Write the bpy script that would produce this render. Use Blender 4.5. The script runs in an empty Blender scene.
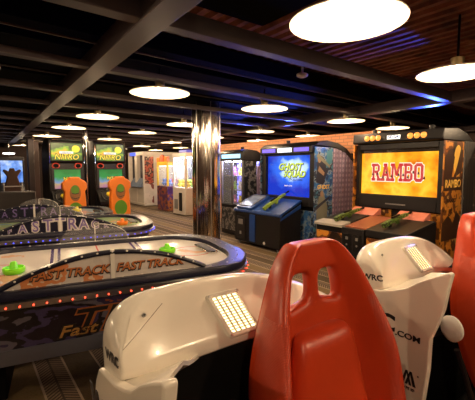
import bpy, bmesh, math, random
from mathutils import Vector, Matrix
random.seed(7)
S = bpy.context.scene
COL = S.collection
R = math.radians
# ------------------------------------------------------------------ camera, world, exposure
cam = bpy.data.cameras.new('camera')
cam.sensor_width = 36.0
cam.lens = 36.0 * 365.0 / 475.0
cam.clip_start = 0.02
co = bpy.data.objects.new('camera', cam)
COL.objects.link(co)
co.location = (0, 0, 1.5)
co.rotation_euler = (R(85), 0, -math.atan2(0.6, 0.8))
S.camera = co
W = bpy.data.worlds.new('world')
S.world = W
W.use_nodes = True
W.node_tree.nodes['Background'].inputs[0].default_value = (0.02, 0.012, 0.01, 1)
W.node_tree.nodes['Background'].inputs[1].default_value = 0.1
S.view_settings.view_transform = 'Standard'
S.view_settings.look = 'None'
S.view_settings.gamma = 1
S.view_settings.use_curve_mapping = False
S.view_settings.exposure = 0.25
LAMP_W = 33.0
LAMP_COL = (1.0, 0.72, 0.44)
BLUE_W = 8.0

# ------------------------------------------------------------------ materials
class NT:
    """small node-graph writer"""
    def __init__(s, name):
        s.m = bpy.data.materials.new(name); s.m.use_nodes = True
        s.t = s.m.node_tree; s.n = s.t.nodes
        s.b = s.n['Principled BSDF']
    def new(s, typ, **kw):
        n = s.n.new(typ)
        for k, v in kw.items(): setattr(n, k, v)
        return n
    def lk(s, a, b): s.t.links.new(a, b)
    def coord(s, kind='Object'): return s.new('ShaderNodeTexCoord').outputs[kind]
    def math(s, op, a, b=0.0, c=0.0):
        n = s.new('ShaderNodeMath', operation=op)
        for i, v in enumerate((a, b, c)):
            if isinstance(v, (int, float)): n.inputs[i].default_value = v
            else: s.lk(v, n.inputs[i])
        return n.outputs[0]
    def mix(s, f, a, b):
        n = s.new('ShaderNodeMix', data_type='RGBA')
        for k, v in ((0, f), (6, a), (7, b)):
            if isinstance(v, (int, float)): n.inputs[k].default_value = v
            elif isinstance(v, tuple): n.inputs[k].default_value = (*v[:3], 1)
            else: s.lk(v, n.inputs[k])
        return n.outputs[2]
    def xyz(s, v):
        n = s.new('ShaderNodeSeparateXYZ'); s.lk(v, n.inputs[0]); return n.outputs
    def noise(s, scale, detail=3, vec=None, w=None):
        n = s.new('ShaderNodeTexNoise'); n.inputs['Scale'].default_value = scale; n.inputs['Detail'].default_value = detail
        if w is not None:
            n.noise_dimensions = '4D'; n.inputs['W'].default_value = w
        s.lk(vec if vec is not None else s.coord(), n.inputs['Vector'])
        return n.outputs['Fac']
    def ramp(s, f, stops, interp='LINEAR'):
        n = s.new('ShaderNodeValToRGB'); n.color_ramp.interpolation = interp
        e = n.color_ramp.elements
        while len(e) > 1: e.remove(e[-1])
        e[0].position = stops[0][0]; e[0].color = (*stops[0][1], 1)
        for p, c in stops[1:]:
            k = e.new(p); k.color = (*c, 1)
        s.lk(f, n.inputs[0]); return n.outputs[0]
    def bump(s, h, strength=0.3, dist=0.01):
        n = s.new('ShaderNodeBump'); n.inputs['Strength'].default_value = strength; n.inputs['Distance'].default_value = dist
        s.lk(h, n.inputs['Height']); s.lk(n.outputs[0], s.b.inputs['Normal'])
    def base(s, c):
        if isinstance(c, tuple): s.b.inputs['Base Color'].default_value = (*c, 1)
        else: s.lk(c, s.b.inputs['Base Color'])
    def emit(s, c, st):
        if isinstance(c, tuple): s.b.inputs['Emission Color'].default_value = (*c, 1)
        else: s.lk(c, s.b.inputs['Emission Color'])
        s.b.inputs['Emission Strength'].default_value = st
    def rm(s, rough=0.5, metal=0.0, coat=0.0):
        s.b.inputs['Roughness'].default_value = rough; s.b.inputs['Metallic'].default_value = metal
        s.b.inputs['Coat Weight'].default_value = coat
        return s

_cache = {}
def mat(name, col, rough=0.5, metal=0.0, var=0.12, scale=9, coat=0.0, bump=0.0, spec=0.5):
    if name in _cache: return _cache[name]
    k = NT(name); k.rm(rough, metal, coat); k.b.inputs['Specular IOR Level'].default_value = spec
    f = k.noise(scale, 4)
    k.base(k.mix(f, tuple(c * (1 - var) for c in col), tuple(min(1, c * (1 + var)) for c in col)))
    if bump: k.bump(k.noise(scale * 12, 3), bump, 0.004)
    _cache[name] = k.m
    return k.m
def glow(name, col, st, base=(0.02, 0.02, 0.02)):
    if name in _cache: return _cache[name]
    k = NT(name); k.rm(0.4); k.base(base); k.emit(col, st)
    _cache[name] = k.m
    return k.m
def art(name, cols, scale=4, seed=0.0, st=0.0, rough=0.35, interp='CONSTANT', stretch=(1, 1, 1), lo=0.32, hi=0.68):
    """printed artwork: blotches of flat colour"""
    if name in _cache: return _cache[name]
    k = NT(name); k.rm(rough)
    mp = k.new('ShaderNodeMapping'); mp.inputs['Scale'].default_value = stretch
    k.lk(k.coord(), mp.inputs['Vector'])
    f = k.noise(scale, 4, mp.outputs[0], seed)
    n = len(cols)
    c = k.ramp(f, [(0.0 if i == 0 else lo + (hi - lo) * i / n, cols[i]) for i in range(n)], interp)
    k.base(c)
    if st: k.emit(c, st)
    _cache[name] = k.m
    return k.m

BLACK = mat('black_paint', (0.008, 0.007, 0.008), 0.40, spec=0.25)
MATTE = mat('matte_black', (0.004, 0.004, 0.004), 0.8, spec=0.1)
VOID = mat('ceiling_black', (0.003, 0.0025, 0.003), 0.9, spec=0.05)
DARKGREY = mat('dark_grey_plastic', (0.012, 0.010, 0.011), 0.45, spec=0.3)
GREY = mat('grey_plastic', (0.18, 0.17, 0.17), 0.4)
SILVER = mat('brushed_silver', (0.55, 0.53, 0.52), 0.3, 1.0)
CHROME = mat('chrome', (0.8, 0.76, 0.72), 0.08, 1.0, 0.04)
WHITE = mat('white_gelcoat', (0.86, 0.80, 0.70), 0.22, 0, 0.02, 3, 0.4)
WPLAST = mat('white_plastic', (0.72, 0.68, 0.62), 0.4)
RED = mat('red_vinyl', (0.52, 0.045, 0.010), 0.36, 0, 0.10, 6, 0.0, 0.06)
ORANGE = mat('orange_plastic', (0.80, 0.20, 0.015), 0.35, 0, 0.06)
GREEN = mat('lime_plastic', (0.22, 0.80, 0.02), 0.3)
NAVY = mat('navy_rail', (0.009, 0.009, 0.024), 0.3, spec=0.4)
INK = mat('ink', (0.02, 0.018, 0.02), 0.4)
BLUE = mat('blue_paint', (0.010, 0.045, 0.20), 0.3)
CAMO = art('camouflage_green', [(0.05, 0.10, 0.015), (0.12, 0.22, 0.03), (0.03, 0.05, 0.01), (0.20, 0.28, 0.06)], 14, 1.0, rough=0.5)
BEAMM = mat('painted_steel', (0.060, 0.040, 0.040), 0.55, 0.1, 0.2, 5, spec=0.35)

def carpet():
    k = NT('carpet'); k.rm(0.95)
    c = k.xyz(k.coord()); x, y = c[0], c[1]
    per = 0.40
    cell = k.math('DIVIDE', k.math('ADD', x, 39.65), per)
    xx = k.math('MULTIPLY', k.math('FRACT', cell), per)
    d = k.math('ABSOLUTE', k.math('SUBTRACT', xx, 0.1025))
    tread = k.math('LESS_THAN', d, 0.1025)
    edge = k.math('MULTIPLY', tread, k.math('GREATER_THAN', d, 0.088))
    seam = k.math('LESS_THAN', d, 0.007)
    chev = k.math('GREATER_THAN', k.math('FRACT', k.math('DIVIDE', k.math('ADD', k.math('ADD', y, 50), k.math('MULTIPLY', d, 0.8)), 0.034)), 0.5)
    nz = k.noise(60, 3)
    gap2 = k.math('FRACT', k.math('MULTIPLY', k.math('FLOOR', cell), 0.5))
    dark = k.mix(nz, (0.034, 0.019, 0.007), (0.090, 0.052, 0.018))
    tan = k.mix(nz, (0.10, 0.062, 0.024), (0.20, 0.13, 0.055))
    gap = k.mix(k.math('GREATER_THAN', gap2, 0.25), dark, tan)
    tr = k.mix(chev, (0.055, 0.034, 0.021), (0.20, 0.135, 0.085))
    tr = k.mix(seam, tr, (0.05, 0.032, 0.022))
    tr = k.mix(edge, tr, (0.36, 0.27, 0.19))
    k.base(k.mix(tread, gap, tr))
    k.bump(nz, 0.4, 0.01)
    return k.m
def brick():
    k = NT('brick'); k.rm(0.85)
    mp = k.new('ShaderNodeMapping'); mp.inputs['Rotation'].default_value = (R(90), 0, R(90))
    k.lk(k.coord(), mp.inputs['Vector'])
    sx = k.xyz(k.coord())
    cb = k.new('ShaderNodeCombineXYZ'); k.lk(k.math('ADD', sx[0], sx[1]), cb.inputs[0]); k.lk(sx[2], cb.inputs[1])
    b = k.new('ShaderNodeTexBrick'); k.lk(cb.outputs[0], b.inputs['Vector'])
    b.inputs['Color1'].default_value = (0.85, 0.38, 0.19, 1); b.inputs['Color2'].default_value = (0.70, 0.28, 0.13, 1)
    b.inputs['Mortar'].default_value = (0.42, 0.22, 0.13, 1); b.inputs['Scale'].default_value = 1.0
    b.inputs['Brick Width'].default_value = 0.20; b.inputs['Row Height'].default_value = 0.065; b.inputs['Mortar Size'].default_value = 0.006
    k.base(b.outputs['Color']); k.bump(b.outputs['Fac'], -0.5, 0.01)
    return k.m
def deckmat():
    k = NT('rusty_deck'); k.rm(0.7)
    k.base(k.ramp(k.noise(5, 6), [(0.3, (0.07, 0.018, 0.010)), (0.55, (0.26, 0.07, 0.03)), (0.75, (0.34, 0.16, 0.08))]))
    return k.m
def carbon():
    k = NT('embossed_red_vinyl'); k.rm(0.34)
    c = k.xyz(k.coord())
    w = k.math('MULTIPLY', k.math('SINE', k.math('MULTIPLY', k.math('ADD', c[1], c[2]), 900)), k.math('SINE', k.math('MULTIPLY', k.math('SUBTRACT', c[2], c[1]), 900)))
    k.base(k.mix(k.noise(6), (0.47, 0.041, 0.010), (0.57, 0.05, 0.011))); k.bump(w, 0.35, 0.003)
    return k.m
def studs(name, col, col2):
    k = NT(name); k.rm(0.45)
    v = k.new('ShaderNodeTexVoronoi'); v.inputs['Scale'].default_value = 11; v.inputs['Randomness'].default_value = 0.0
    k.lk(k.coord(), v.inputs['Vector'])
    c = k.xyz(k.coord())
    s_ = k.math('GREATER_THAN', k.math('FRACT', k.math('MULTIPLY', c[0], 11)), 0.82)
    k.base(k.mix(s_, k.ramp(v.outputs['Distance'], [(0.0, col2), (0.30, col2), (0.36, col)]), tuple(a * 0.25 for a in col)))
    k.bump(v.outputs['Distance'], 0.4, 0.01)
    return k.m
def acrylic():
    k = NT('clear_acrylic'); k.rm(0.05)
    k.base((0.85, 0.82, 0.80)); k.b.inputs['Alpha'].default_value = 0.07
    k.b.inputs['Specular IOR Level'].default_value = 0.6
    return k.m
def glassmat():
    k = NT('cabinet_glass'); k.rm(0.04); k.base((0.8, 0.85, 0.9)); k.b.inputs['Alpha'].default_value = 0.10
    return k.m
BRICK, DECK, CARBON, ACR, GLASS, CARPET = brick(), deckmat(), carbon(), acrylic(), glassmat(), carpet()
STUD_P = studs('purple_studded_panel', (0.20, 0.14, 0.22), (0.34, 0.25, 0.34))
STUD_G = studs('grey_studded_panel', (0.16, 0.14, 0.13), (0.26, 0.23, 0.22))

# ------------------------------------------------------------------ mesh writer
class B:
    def __init__(s, *mats):
        s.bm = bmesh.new(); s.mats = list(mats) or [BLACK]; s.mi = 0
    def use(s, m):
        if m not in s.mats: s.mats.append(m)
        s.mi = s.mats.index(m); return s
    def face(s, vs):
        try: f = s.bm.faces.new(vs)
        except ValueError: return None
        f.material_index = s.mi; return f
    def V(s, p): return s.bm.verts.new(p)
    def loops(s, rings, closed=True, cap0=True, cap1=True):
        rv = [[s.V(p) for p in r] for r in rings]
        for a, b in zip(rv[:-1], rv[1:]):
            n = len(a)
            for i in range(n if closed else n - 1):
                j = (i + 1) % n
                s.face([a[i], a[j], b[j], b[i]])
        if cap0: s.face(rv[0][::-1])
        if cap1: s.face(rv[-1])
        return s
    def box(s, x0, x1, y0, y1, z0, z1):
        return s.loops([[(x0, y0, z), (x1, y0, z), (x1, y1, z), (x0, y1, z)] for z in (z0, z1)])
    def prism(s, pts, ax, a0, a1):
        f = {'x': lambda p, a: (a, p[0], p[1]), 'y': lambda p, a: (p[0], a, p[1]), 'z': lambda p, a: (p[0], p[1], a)}[ax]
        return s.loops([[f(p, a) for p in pts] for a in (a0, a1)])
    def cyl(s, c, r, h, ax='z', n=20, r2=None):
        r2 = r if r2 is None else r2
        def ring(rr, a):
            o = []
            for i in range(n):
                t = 2 * math.pi * i / n; u, v = rr * math.cos(t), rr * math.sin(t)
                o.append({'x': (c[0] + a, c[1] + u, c[2] + v), 'y': (c[0] + u, c[1] + a, c[2] + v), 'z': (c[0] + u, c[1] + v, c[2] + a)}[ax])
            return o
        return s.loops([ring(r, 0), ring(r2, h)])
    def lathe(s, prof, c=(0, 0, 0), n=32, ax='z', cap0=False, cap1=False):
        rings = []
        for r, h in prof:
            o = []
            for i in range(n):
                t = 2 * math.pi * i / n; u, v = r * math.cos(t), r * math.sin(t)
                o.append({'x': (c[0] + h, c[1] + u, c[2] + v), 'y': (c[0] + u, c[1] + h, c[2] + v), 'z': (c[0] + u, c[1] + v, c[2] + h)}[ax])
            rings.append(o)
        return s.loops(rings, True, cap0, cap1)
    def ball(s, c, r, n=10, sx=1, sy=1, sz=1):
        rings = []
        for k in range(1, n // 2 + 1):
            t = math.pi * k / (n // 2 + 1)
            rings.append([(c[0] + sx * r * math.sin(t) * math.cos(2 * math.pi * i / n), c[1] + sy * r * math.sin(t) * math.sin(2 * math.pi * i / n), c[2] + sz * r * math.cos(t)) for i in range(n)])
        return s.loops(rings)
    def tube(s, pts, r, n=8, closed=False):
        P = [Vector(p) for p in pts]; rings = []
        up = Vector((0, 0, 1)); m = len(P)
        for i, p in enumerate(P):
            a = P[i - 1] if (i > 0 or closed) else P[i]
            b = P[(i + 1) % m] if (i < m - 1 or closed) else P[i]
            d = (b - a).normalized()
            q = up if abs(d.dot(up)) < 0.95 else Vector((1, 0, 0))
            u = d.cross(q).normalized(); v = u.cross(d)
            rr = r[i] if isinstance(r, (list, tuple)) else r
            rings.append([p + u * rr * math.cos(2 * math.pi * k / n) + v * rr * math.sin(2 * math.pi * k / n) for k in range(n)])
        if closed: rings.append(rings[0])
        return s.loops(rings, True, not closed, not closed)
    def torus(s, c, R_, r, ax='y', n=24, m=8):
        pts = []
        for i in range(n):
            t = 2 * math.pi * i / n; u, v = R_ * math.cos(t), R_ * math.sin(t)
            pts.append({'x': (c[0], c[1] + u, c[2] + v), 'y': (c[0] + u, c[1], c[2] + v), 'z': (c[0] + u, c[1] + v, c[2])}[ax])
        return s.tube(pts, r, m, True)
    def flat(s, pts, fr, thick=0.004):
        """polygon in frame fr (x right, y up, z out)"""
        lo = [fr @ Vector((p[0], p[1], 0)) for p in pts]; hi = [fr @ Vector((p[0], p[1], thick)) for p in pts]
        return s.loops([lo, hi])
    def rect(s, x0, x1, y0, y1, fr, thick=0.004): return s.flat([(x0, y0), (x1, y0), (x1, y1), (x0, y1)], fr, thick)
    def ell(s, cx, cy, rx, ry, fr, thick=0.004, n=24):
        return s.flat([(cx + rx * math.cos(2 * math.pi * i / n), cy + ry * math.sin(2 * math.pi * i / n)) for i in range(n)], fr, thick)
    def text(s, txt, size, fr, x=0, y=0, off=0.0, ext=0.002, shear=0.0, sx=1.0, z=0.0, space=1.0):
        cu = bpy.data.curves.new('t', 'FONT'); cu.body = txt; cu.size = size; cu.align_x = 'CENTER'; cu.align_y = 'CENTER'
        cu.offset = off; cu.extrude = ext; cu.shear = shear; cu.resolution_u = 3; cu.space_character = space
        o = bpy.data.objects.new('t', cu); COL.objects.link(o)
        me = bpy.data.meshes.new_from_object(o.evaluated_get(bpy.context.evaluated_depsgraph_get()))
        bpy.data.objects.remove(o); bpy.data.curves.remove(cu)
        T = fr @ Matrix.Translation((x, y, z + ext)) @ Matrix.Diagonal((sx, 1, 1, 1))
        vs = [s.V(T @ v.co) for v in me.vertices]
        for p in me.polygons: s.face([vs[i] for i in p.vertices])
        bpy.data.meshes.remove(me)
        return s
    def build(s, name, parent=None, bev=0.0, sub=0, ang=40, loc=None, seg=2):
        bmesh.ops.recalc_face_normals(s.bm, faces=s.bm.faces[:])
        me = bpy.data.meshes.new(name); s.bm.to_mesh(me); s.bm.free()
        for m in s.mats: me.materials.append(m)
        for p in me.polygons: p.use_smooth = True
        if not sub: me.set_sharp_from_angle(angle=R(ang))
        o = bpy.data.objects.new(name, me); COL.objects.link(o)
        if parent: o.parent = parent
        if loc: o.location = loc
        if bev:
            m = o.modifiers.new('bevel', 'BEVEL'); m.width = bev; m.segments = seg; m.limit_method = 'ANGLE'; m.angle_limit = R(35)
        if sub:
            m = o.modifiers.new('sub', 'SUBSURF'); m.levels = sub; m.render_levels = sub
        return o
def tag(o, label=None, cat=None, group=None, kind=None):
    if label: o['label'] = label
    if cat: o['category'] = cat
    if group: o['group'] = group
    if kind: o['kind'] = kind
    return o
def empty(name, loc, rz, label, cat, group=None):
    o = bpy.data.objects.new(name, None); COL.objects.link(o); o.empty_display_size = 0.1
    o.location = loc; o.rotation_euler = (0, 0, R(rz))
    return tag(o, label, cat, group)
def dup(root, loc, rz=None, label=None, group=None):
    def cp(o, par):
        c = o.copy(); COL.objects.link(c); c.parent = par
        for ch in list(o.children): cp(ch, c)
        return c
    r = cp(root, None); r.location = loc
    if rz is not None: r.rotation_euler = (0, 0, R(rz))
    if label: r['label'] = label
    if group: r['group'] = group
    return r
def struct(o, label=None):
    o['kind'] = 'structure'
    if label: o['label'] = label
    return o
def frame(o, right, up):
    r, u = Vector(right).normalized(), Vector(up).normalized(); n = r.cross(u)
    M = Matrix((r, u, n)).transposed().to_4x4(); M.translation = Vector(o); return M
def front(x, y, z): return frame((x, y, z), (1, 0, 0), (0, 0, 1))     # faces local -Y
def lerp(t, pts):
    for (a, va), (b, vb) in zip(pts[:-1], pts[1:]):
        if t <= b: 
            k = max(0, (t - a) / (b - a)); return va + (vb - va) * k
    return pts[-1][1]

# ------------------------------------------------------------------ the room
b = B(CARPET); b.box(-4, 9.5, -3.5, 17, -0.1, 0); struct(b.build('floor'), 'patterned brown carpet with tyre tread stripes')
WALLM = mat('dark_wall', (0.035, 0.018, 0.012), 0.8)
b = B(WALLM); b.box(-4, 9.5, 17, 17.15, 0, 2.8); struct(b.build('wall_far'), 'dark far wall of the arcade')
b = B(WALLM); b.box(-4.15, -4, -3.5, 17, 0, 2.8); struct(b.build('wall_left'), 'dark side wall of the arcade')
b = B(WALLM); b.box(9.5, 9.65, -3.5, 17, 0, 2.8); struct(b.build('wall_right'), 'dark outer wall beyond the brick partition')
b = B(WALLM); b.box(-4, 9.5, -3.65, -3.5, 0, 2.8); struct(b.build('wall_back'), 'dark wall behind the racing machines')
b = B(WALLM); b.box(6.15, 6.4, 1.0, 4.0, 0, 1.90); struct(b.build('wall_partition'), 'dark low partition right of the orange screen machine')
b = B(BRICK); b.box(6.15, 6.4, 4.0, 9.4, 0, 2.19); struct(b.build('wall_brick'), 'low orange brick partition behind the shooting machines')
# corrugated deck: ribs run along y
pts = []
x = -4.0
while x < 9.5:
    pts += [(x, 2.74), (x + 0.05, 2.74), (x + 0.065, 2.70), (x + 0.115, 2.70)]; x += 0.13
pts += [(9.5, 2.74), (9.5, 2.85), (-4, 2.85)]
b = B(DECK); b.prism(pts, 'y', -3.5, 17); struct(b.build('ceiling', ang=20), 'rust brown corrugated steel deck ceiling')
def beam(name, x0, x1, y0, y1, z0, z1, m, label, sk=0.0, ax='x'):
    """bar along x (or y); sk = how far it drifts sideways per metre"""
    b = B(m)
    if ax == 'x': P = [(x0, y0 + sk * x0), (x1, y0 + sk * x1), (x1, y1 + sk * x1), (x0, y1 + sk * x0)]
    else: P = [(x0 + sk * y0, y0), (x1 + sk * y0, y0), (x1 + sk * y1, y1), (x0 + sk * y1, y1)]
    b.prism(P, 'z', z0, z1); return struct(b.build(name, bev=0.004), label)
for k, xc in enumerate((-3.1, 0.83, 4.82, 9.0)):
    beam('ceiling_beam', xc - 0.08, xc + 0.08, -3.5, 17, 2.30, 2.44, BEAMM, 'long steel beam running away under the ceiling', 0.034 if 0 < k < 3 else 0.0, 'y')
for k in range(13):
    yc = 1.99 + 1.13 * k if k < 3 else 4.25 + 0.95 * (k - 2)
    sk = 0.025 if k == 0 else 0.07
    beam('ceiling_rail', -4, 9.5, yc - 0.05, yc + 0.05, 2.31, 2.36 if k else 2.42, BEAMM, 'steel cross rail under the ceiling', sk)
    if k > 0:
        beam('ceiling_tray', -4, 9.5, yc - (0.25 if k == 1 else 0.42), yc - 0.07, 2.50, 2.66, VOID, 'black service tray under the ceiling', sk)
        beam('ceiling_conduit', -4, 9.5, yc - 0.30, yc - 0.285, 2.42, 2.435, BEAMM, 'thin conduit under the ceiling', sk)
    if k: beam('ceiling_tray', -4, 9.5, yc + 0.08, yc + 0.55, 2.48, 2.68, VOID, 'black service tray under the ceiling', sk)
beam('ceiling_tray', 1.0, 1.65, 0.4, 1.92, 2.44, 2.68, VOID, 'black service tray under the ceiling')
beam('ceiling_tray', 0.0, 0.8, 1.55, 1.92, 2.44, 2.68, VOID, 'black service tray under the ceiling')

# chrome pillar
k = NT('rippled_chrome'); k.rm(0.11, 1.0); k.base((0.80, 0.70, 0.60))
mp = k.new('ShaderNodeMapping'); mp.inputs['Scale'].default_value = (1, 1, 0.03); k.lk(k.coord(), mp.inputs['Vector'])
k.bump(k.noise(22, 2, mp.outputs[0]), 0.5, 0.03)
RIP = k.m
root = empty('column', (3.03, 4.85, 0), 0, 'mirror chrome clad round pillar between hockey tables and cabinets', 'pillar'); root['kind'] = 'structure'
b = B(RIP)
prof = [(0.215, 0.0), (0.215, 2.70)]
b.lathe(prof, n=48, cap0=True, cap1=True); b.build('chrome_cladding', root)
b = B(SILVER)
for t in range(6):
    a = t * math.pi / 3 + 0.3
    b.tube([(0.217 * math.cos(a), 0.217 * math.sin(a), 0.02), (0.217 * math.cos(a), 0.217 * math.sin(a), 2.68)], 0.006, 6)
b.build('seam_strip', root)

# ------------------------------------------------------------------ ceiling lamps
DISH = mat('lamp_dish', (0.70, 0.62, 0.50), 0.5, 0, 0.02)
BULB = glow('lamp_bulb', (1.0, 0.80, 0.52), 40)
BRASS = mat('lamp_neck', (0.30, 0.22, 0.10), 0.4, 0.6)
def make_lamp():
    root = empty('ceiling_lamp', (0, 0, 2.24), 0, 'lamp', 'lamp', 'dish lamps under the ceiling')
    b = B(DISH)
    b.lathe([(0.0, 0.034), (0.06, 0.033), (0.16, 0.026), (0.25, 0.012), (0.285, 0.0), (0.291, -0.004), (0.292, 0.001), (0.252, 0.017), (0.16, 0.032), (0.06, 0.040), (0.0, 0.041)], n=48)
    b.build('lamp_shade', root)
    b = B(BRASS); b.cyl((0, 0, 0.039), 0.040, 0.08, n=20, r2=0.05); b.build('lamp_neck', root)
    b = B(BLACK); b.cyl((0, 0, 0.115), 0.010, 0.33, n=10); b.build('stem', root)
    b = B(BULB); b.ball((0, 0, 0.012), 0.030, 12, sz=0.5); b.build('bulb', root)
    L = bpy.data.lights.new('bulb_light', 'POINT'); L.energy = LAMP_W; L.color = LAMP_COL; L.shadow_soft_size = 0.012
    lo = bpy.data.objects.new('bulb_light', L); COL.objects.link(lo); lo.parent = root; lo.location = (0, 0, -0.016)
    return root
LX = [1.605, 3.07, 4.90, 6.45]
LY = [1.21, 3.42, 5.51, 7.32, 9.5, 11.7, 13.9]
XOFF = {(1, 0): 0.075, (0, 0): 0.0}
LABELS = {
    (0, 0): 'very large glowing dish lamp closest overhead, above the nearest red seat',
    (0, 1): 'wide glowing dish lamp above the front air hockey table, left of the chrome pillar',
    (1, 0): 'dish lamp cut by the right edge of the picture, above the far red seat',
    (1, 1): 'wide dish lamp right of the chrome pillar, before the cabinet with the blue screen',
    (2, 1): 'dish lamp above the brick strip between the two shooting cabinets',
    (3, 1): 'dish lamp just above the round orange lights of the shooting cabinet',
    (0, 2): 'dish lamp in the air above the gap between the two racing marquees',
    (0, 3): 'small dish lamp right above the leftmost racing marquee',
    (1, 2): 'dish lamp half hidden behind the top of the chrome pillar',
    (2, 2): 'small dish lamp above the glass game cabinet with blue lit inside',
    (3, 2): 'small low dish lamp above the blue screen cabinet canopy',
    (2, 0): 'dish lamp outside the picture, right of the orange screen cabinet',
    (3, 0): 'dish lamp outside the picture, behind the brick partition',
}
lamp0 = make_lamp()
first = True
for i, lx in enumerate(LX):
    for j, ly in enumerate(LY):
        ly = ly + 0.075 * (lx - 1.605)
        lx_ = lx + XOFF.get((i, j), 0.0)
        lab = LABELS.get((i, j), 'small far dish lamp in the receding rows towards the back of the arcade')
        if first: lamp0.location = (lx_, ly, 2.24); lamp0['label'] = lab; first = False
        else: dup(lamp0, (lx_, ly, 2.24), None, lab)
# the same rows go on over and behind the camera
for lx, ly in ((-0.03, -0.96), (1.605, -0.96), (3.07, -0.96), (-1.66, 1.26), (-1.66, 3.48), (-0.03, 3.30)):
    dup(lamp0, (lx, ly, 2.24), None, 'dish lamp over the camera side of the arcade, outside the picture')
b = B(WPLAST); b.lathe([(0.0, -0.005), (0.03, 0.0), (0.055, 0.012), (0.06, 0.03), (0.05, 0.04), (0.012, 0.05), (0.012, 0.285), (0.0, 0.285)], (2.82, 2.66, 2.42), 24)
tag(b.build('smoke_detector'), 'small white smoke detector on the dark ceiling below the big lamp', 'smoke detector')
# coloured light fittings on top of the shooting cabinets
TUBE = glow('violet_tube', (0.25, 0.2, 1.0), 16)
def tube_light(name, p0, p1, label):
    b = B(TUBE); b.tube([p0, p1], 0.018, 10)
    b.use(BLACK); b.ball(p0, 0.024, 8); b.ball(p1, 0.024, 8)
    for p in (p0, p1): b.cyl((p[0], p[1], p[2] - 0.06), 0.012, 0.06, n=8)
    return tag(b.build(name), label, 'light', 'violet tube lights')

# ------------------------------------------------------------------ air hockey tables
def tend(hx, hy, r):
    """table outline with a bulging rounded end"""
    return rrect(hx, hy, r, 8, 0.40, 0.50)
def rrect(hx, hy, r, n=8, kx=None, ky=None):
    o = []
    if kx:
        q = r / 0.25; kx *= q; ky *= q
        for cx, cy, a0 in ((hx - kx, hy - ky, 0), (-hx + kx, hy - ky, 90), (-hx + kx, -hy + ky, 180), (hx - kx, -hy + ky, 270)):
            for i in range(n + 1):
                a = R(a0 + 90 * i / n); o.append((cx + kx * math.cos(a), cy + ky * math.sin(a)))
        return o
    for cx, cy, a0 in ((hx - r, hy - r, 0), (-hx + r, hy - r, 90), (-hx + r, -hy + r, 180), (hx - r, -hy + r, 270)):
        for i in range(n + 1):
            a = R(a0 + 90 * i / n); o.append((cx + r * math.cos(a), cy + r * math.sin(a)))
    return o
def playfield_mat(name, basec, line, ring, flame):
    k = NT(name); k.rm(0.18); c = k.xyz(k.coord()); x, y = c[0], c[1]
    ax = k.math('ABSOLUTE', x)
    nz = k.noise(3.2, 4)
    col = k.mix(k.noise(2, 3), basec, tuple(v * 0.86 for v in basec))
    fl = k.math('MULTIPLY', k.math('GREATER_THAN', nz, 0.64), 0.9)
    col = k.mix(fl, col, flame)
    for cx, rr in ((0.0, 0.20), (0.72, 0.17), (-0.72, 0.17)):
        d = k.math('SQRT', k.math('ADD', k.math('POWER', k.math('SUBTRACT', x, cx), 2.0), k.math('POWER', y, 2.0)))
        col = k.mix(k.math('LESS_THAN', k.math('ABSOLUTE', k.math('SUBTRACT', d, rr)), 0.008), col, ring)
        if cx == 0.0: col = k.mix(k.math('LESS_THAN', d, 0.17), col, k.mix(k.math('GREATER_THAN', nz, 0.5), line, ring))
    for lx in (0.30, 0.35): col = k.mix(k.math('LESS_THAN', k.math('ABSOLUTE', k.math('SUBTRACT', ax, lx)), 0.011), col, line)
    col = k.mix(k.math('LESS_THAN', ax, 0.006), col, ring)
    k.base(col); return k.m
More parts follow.
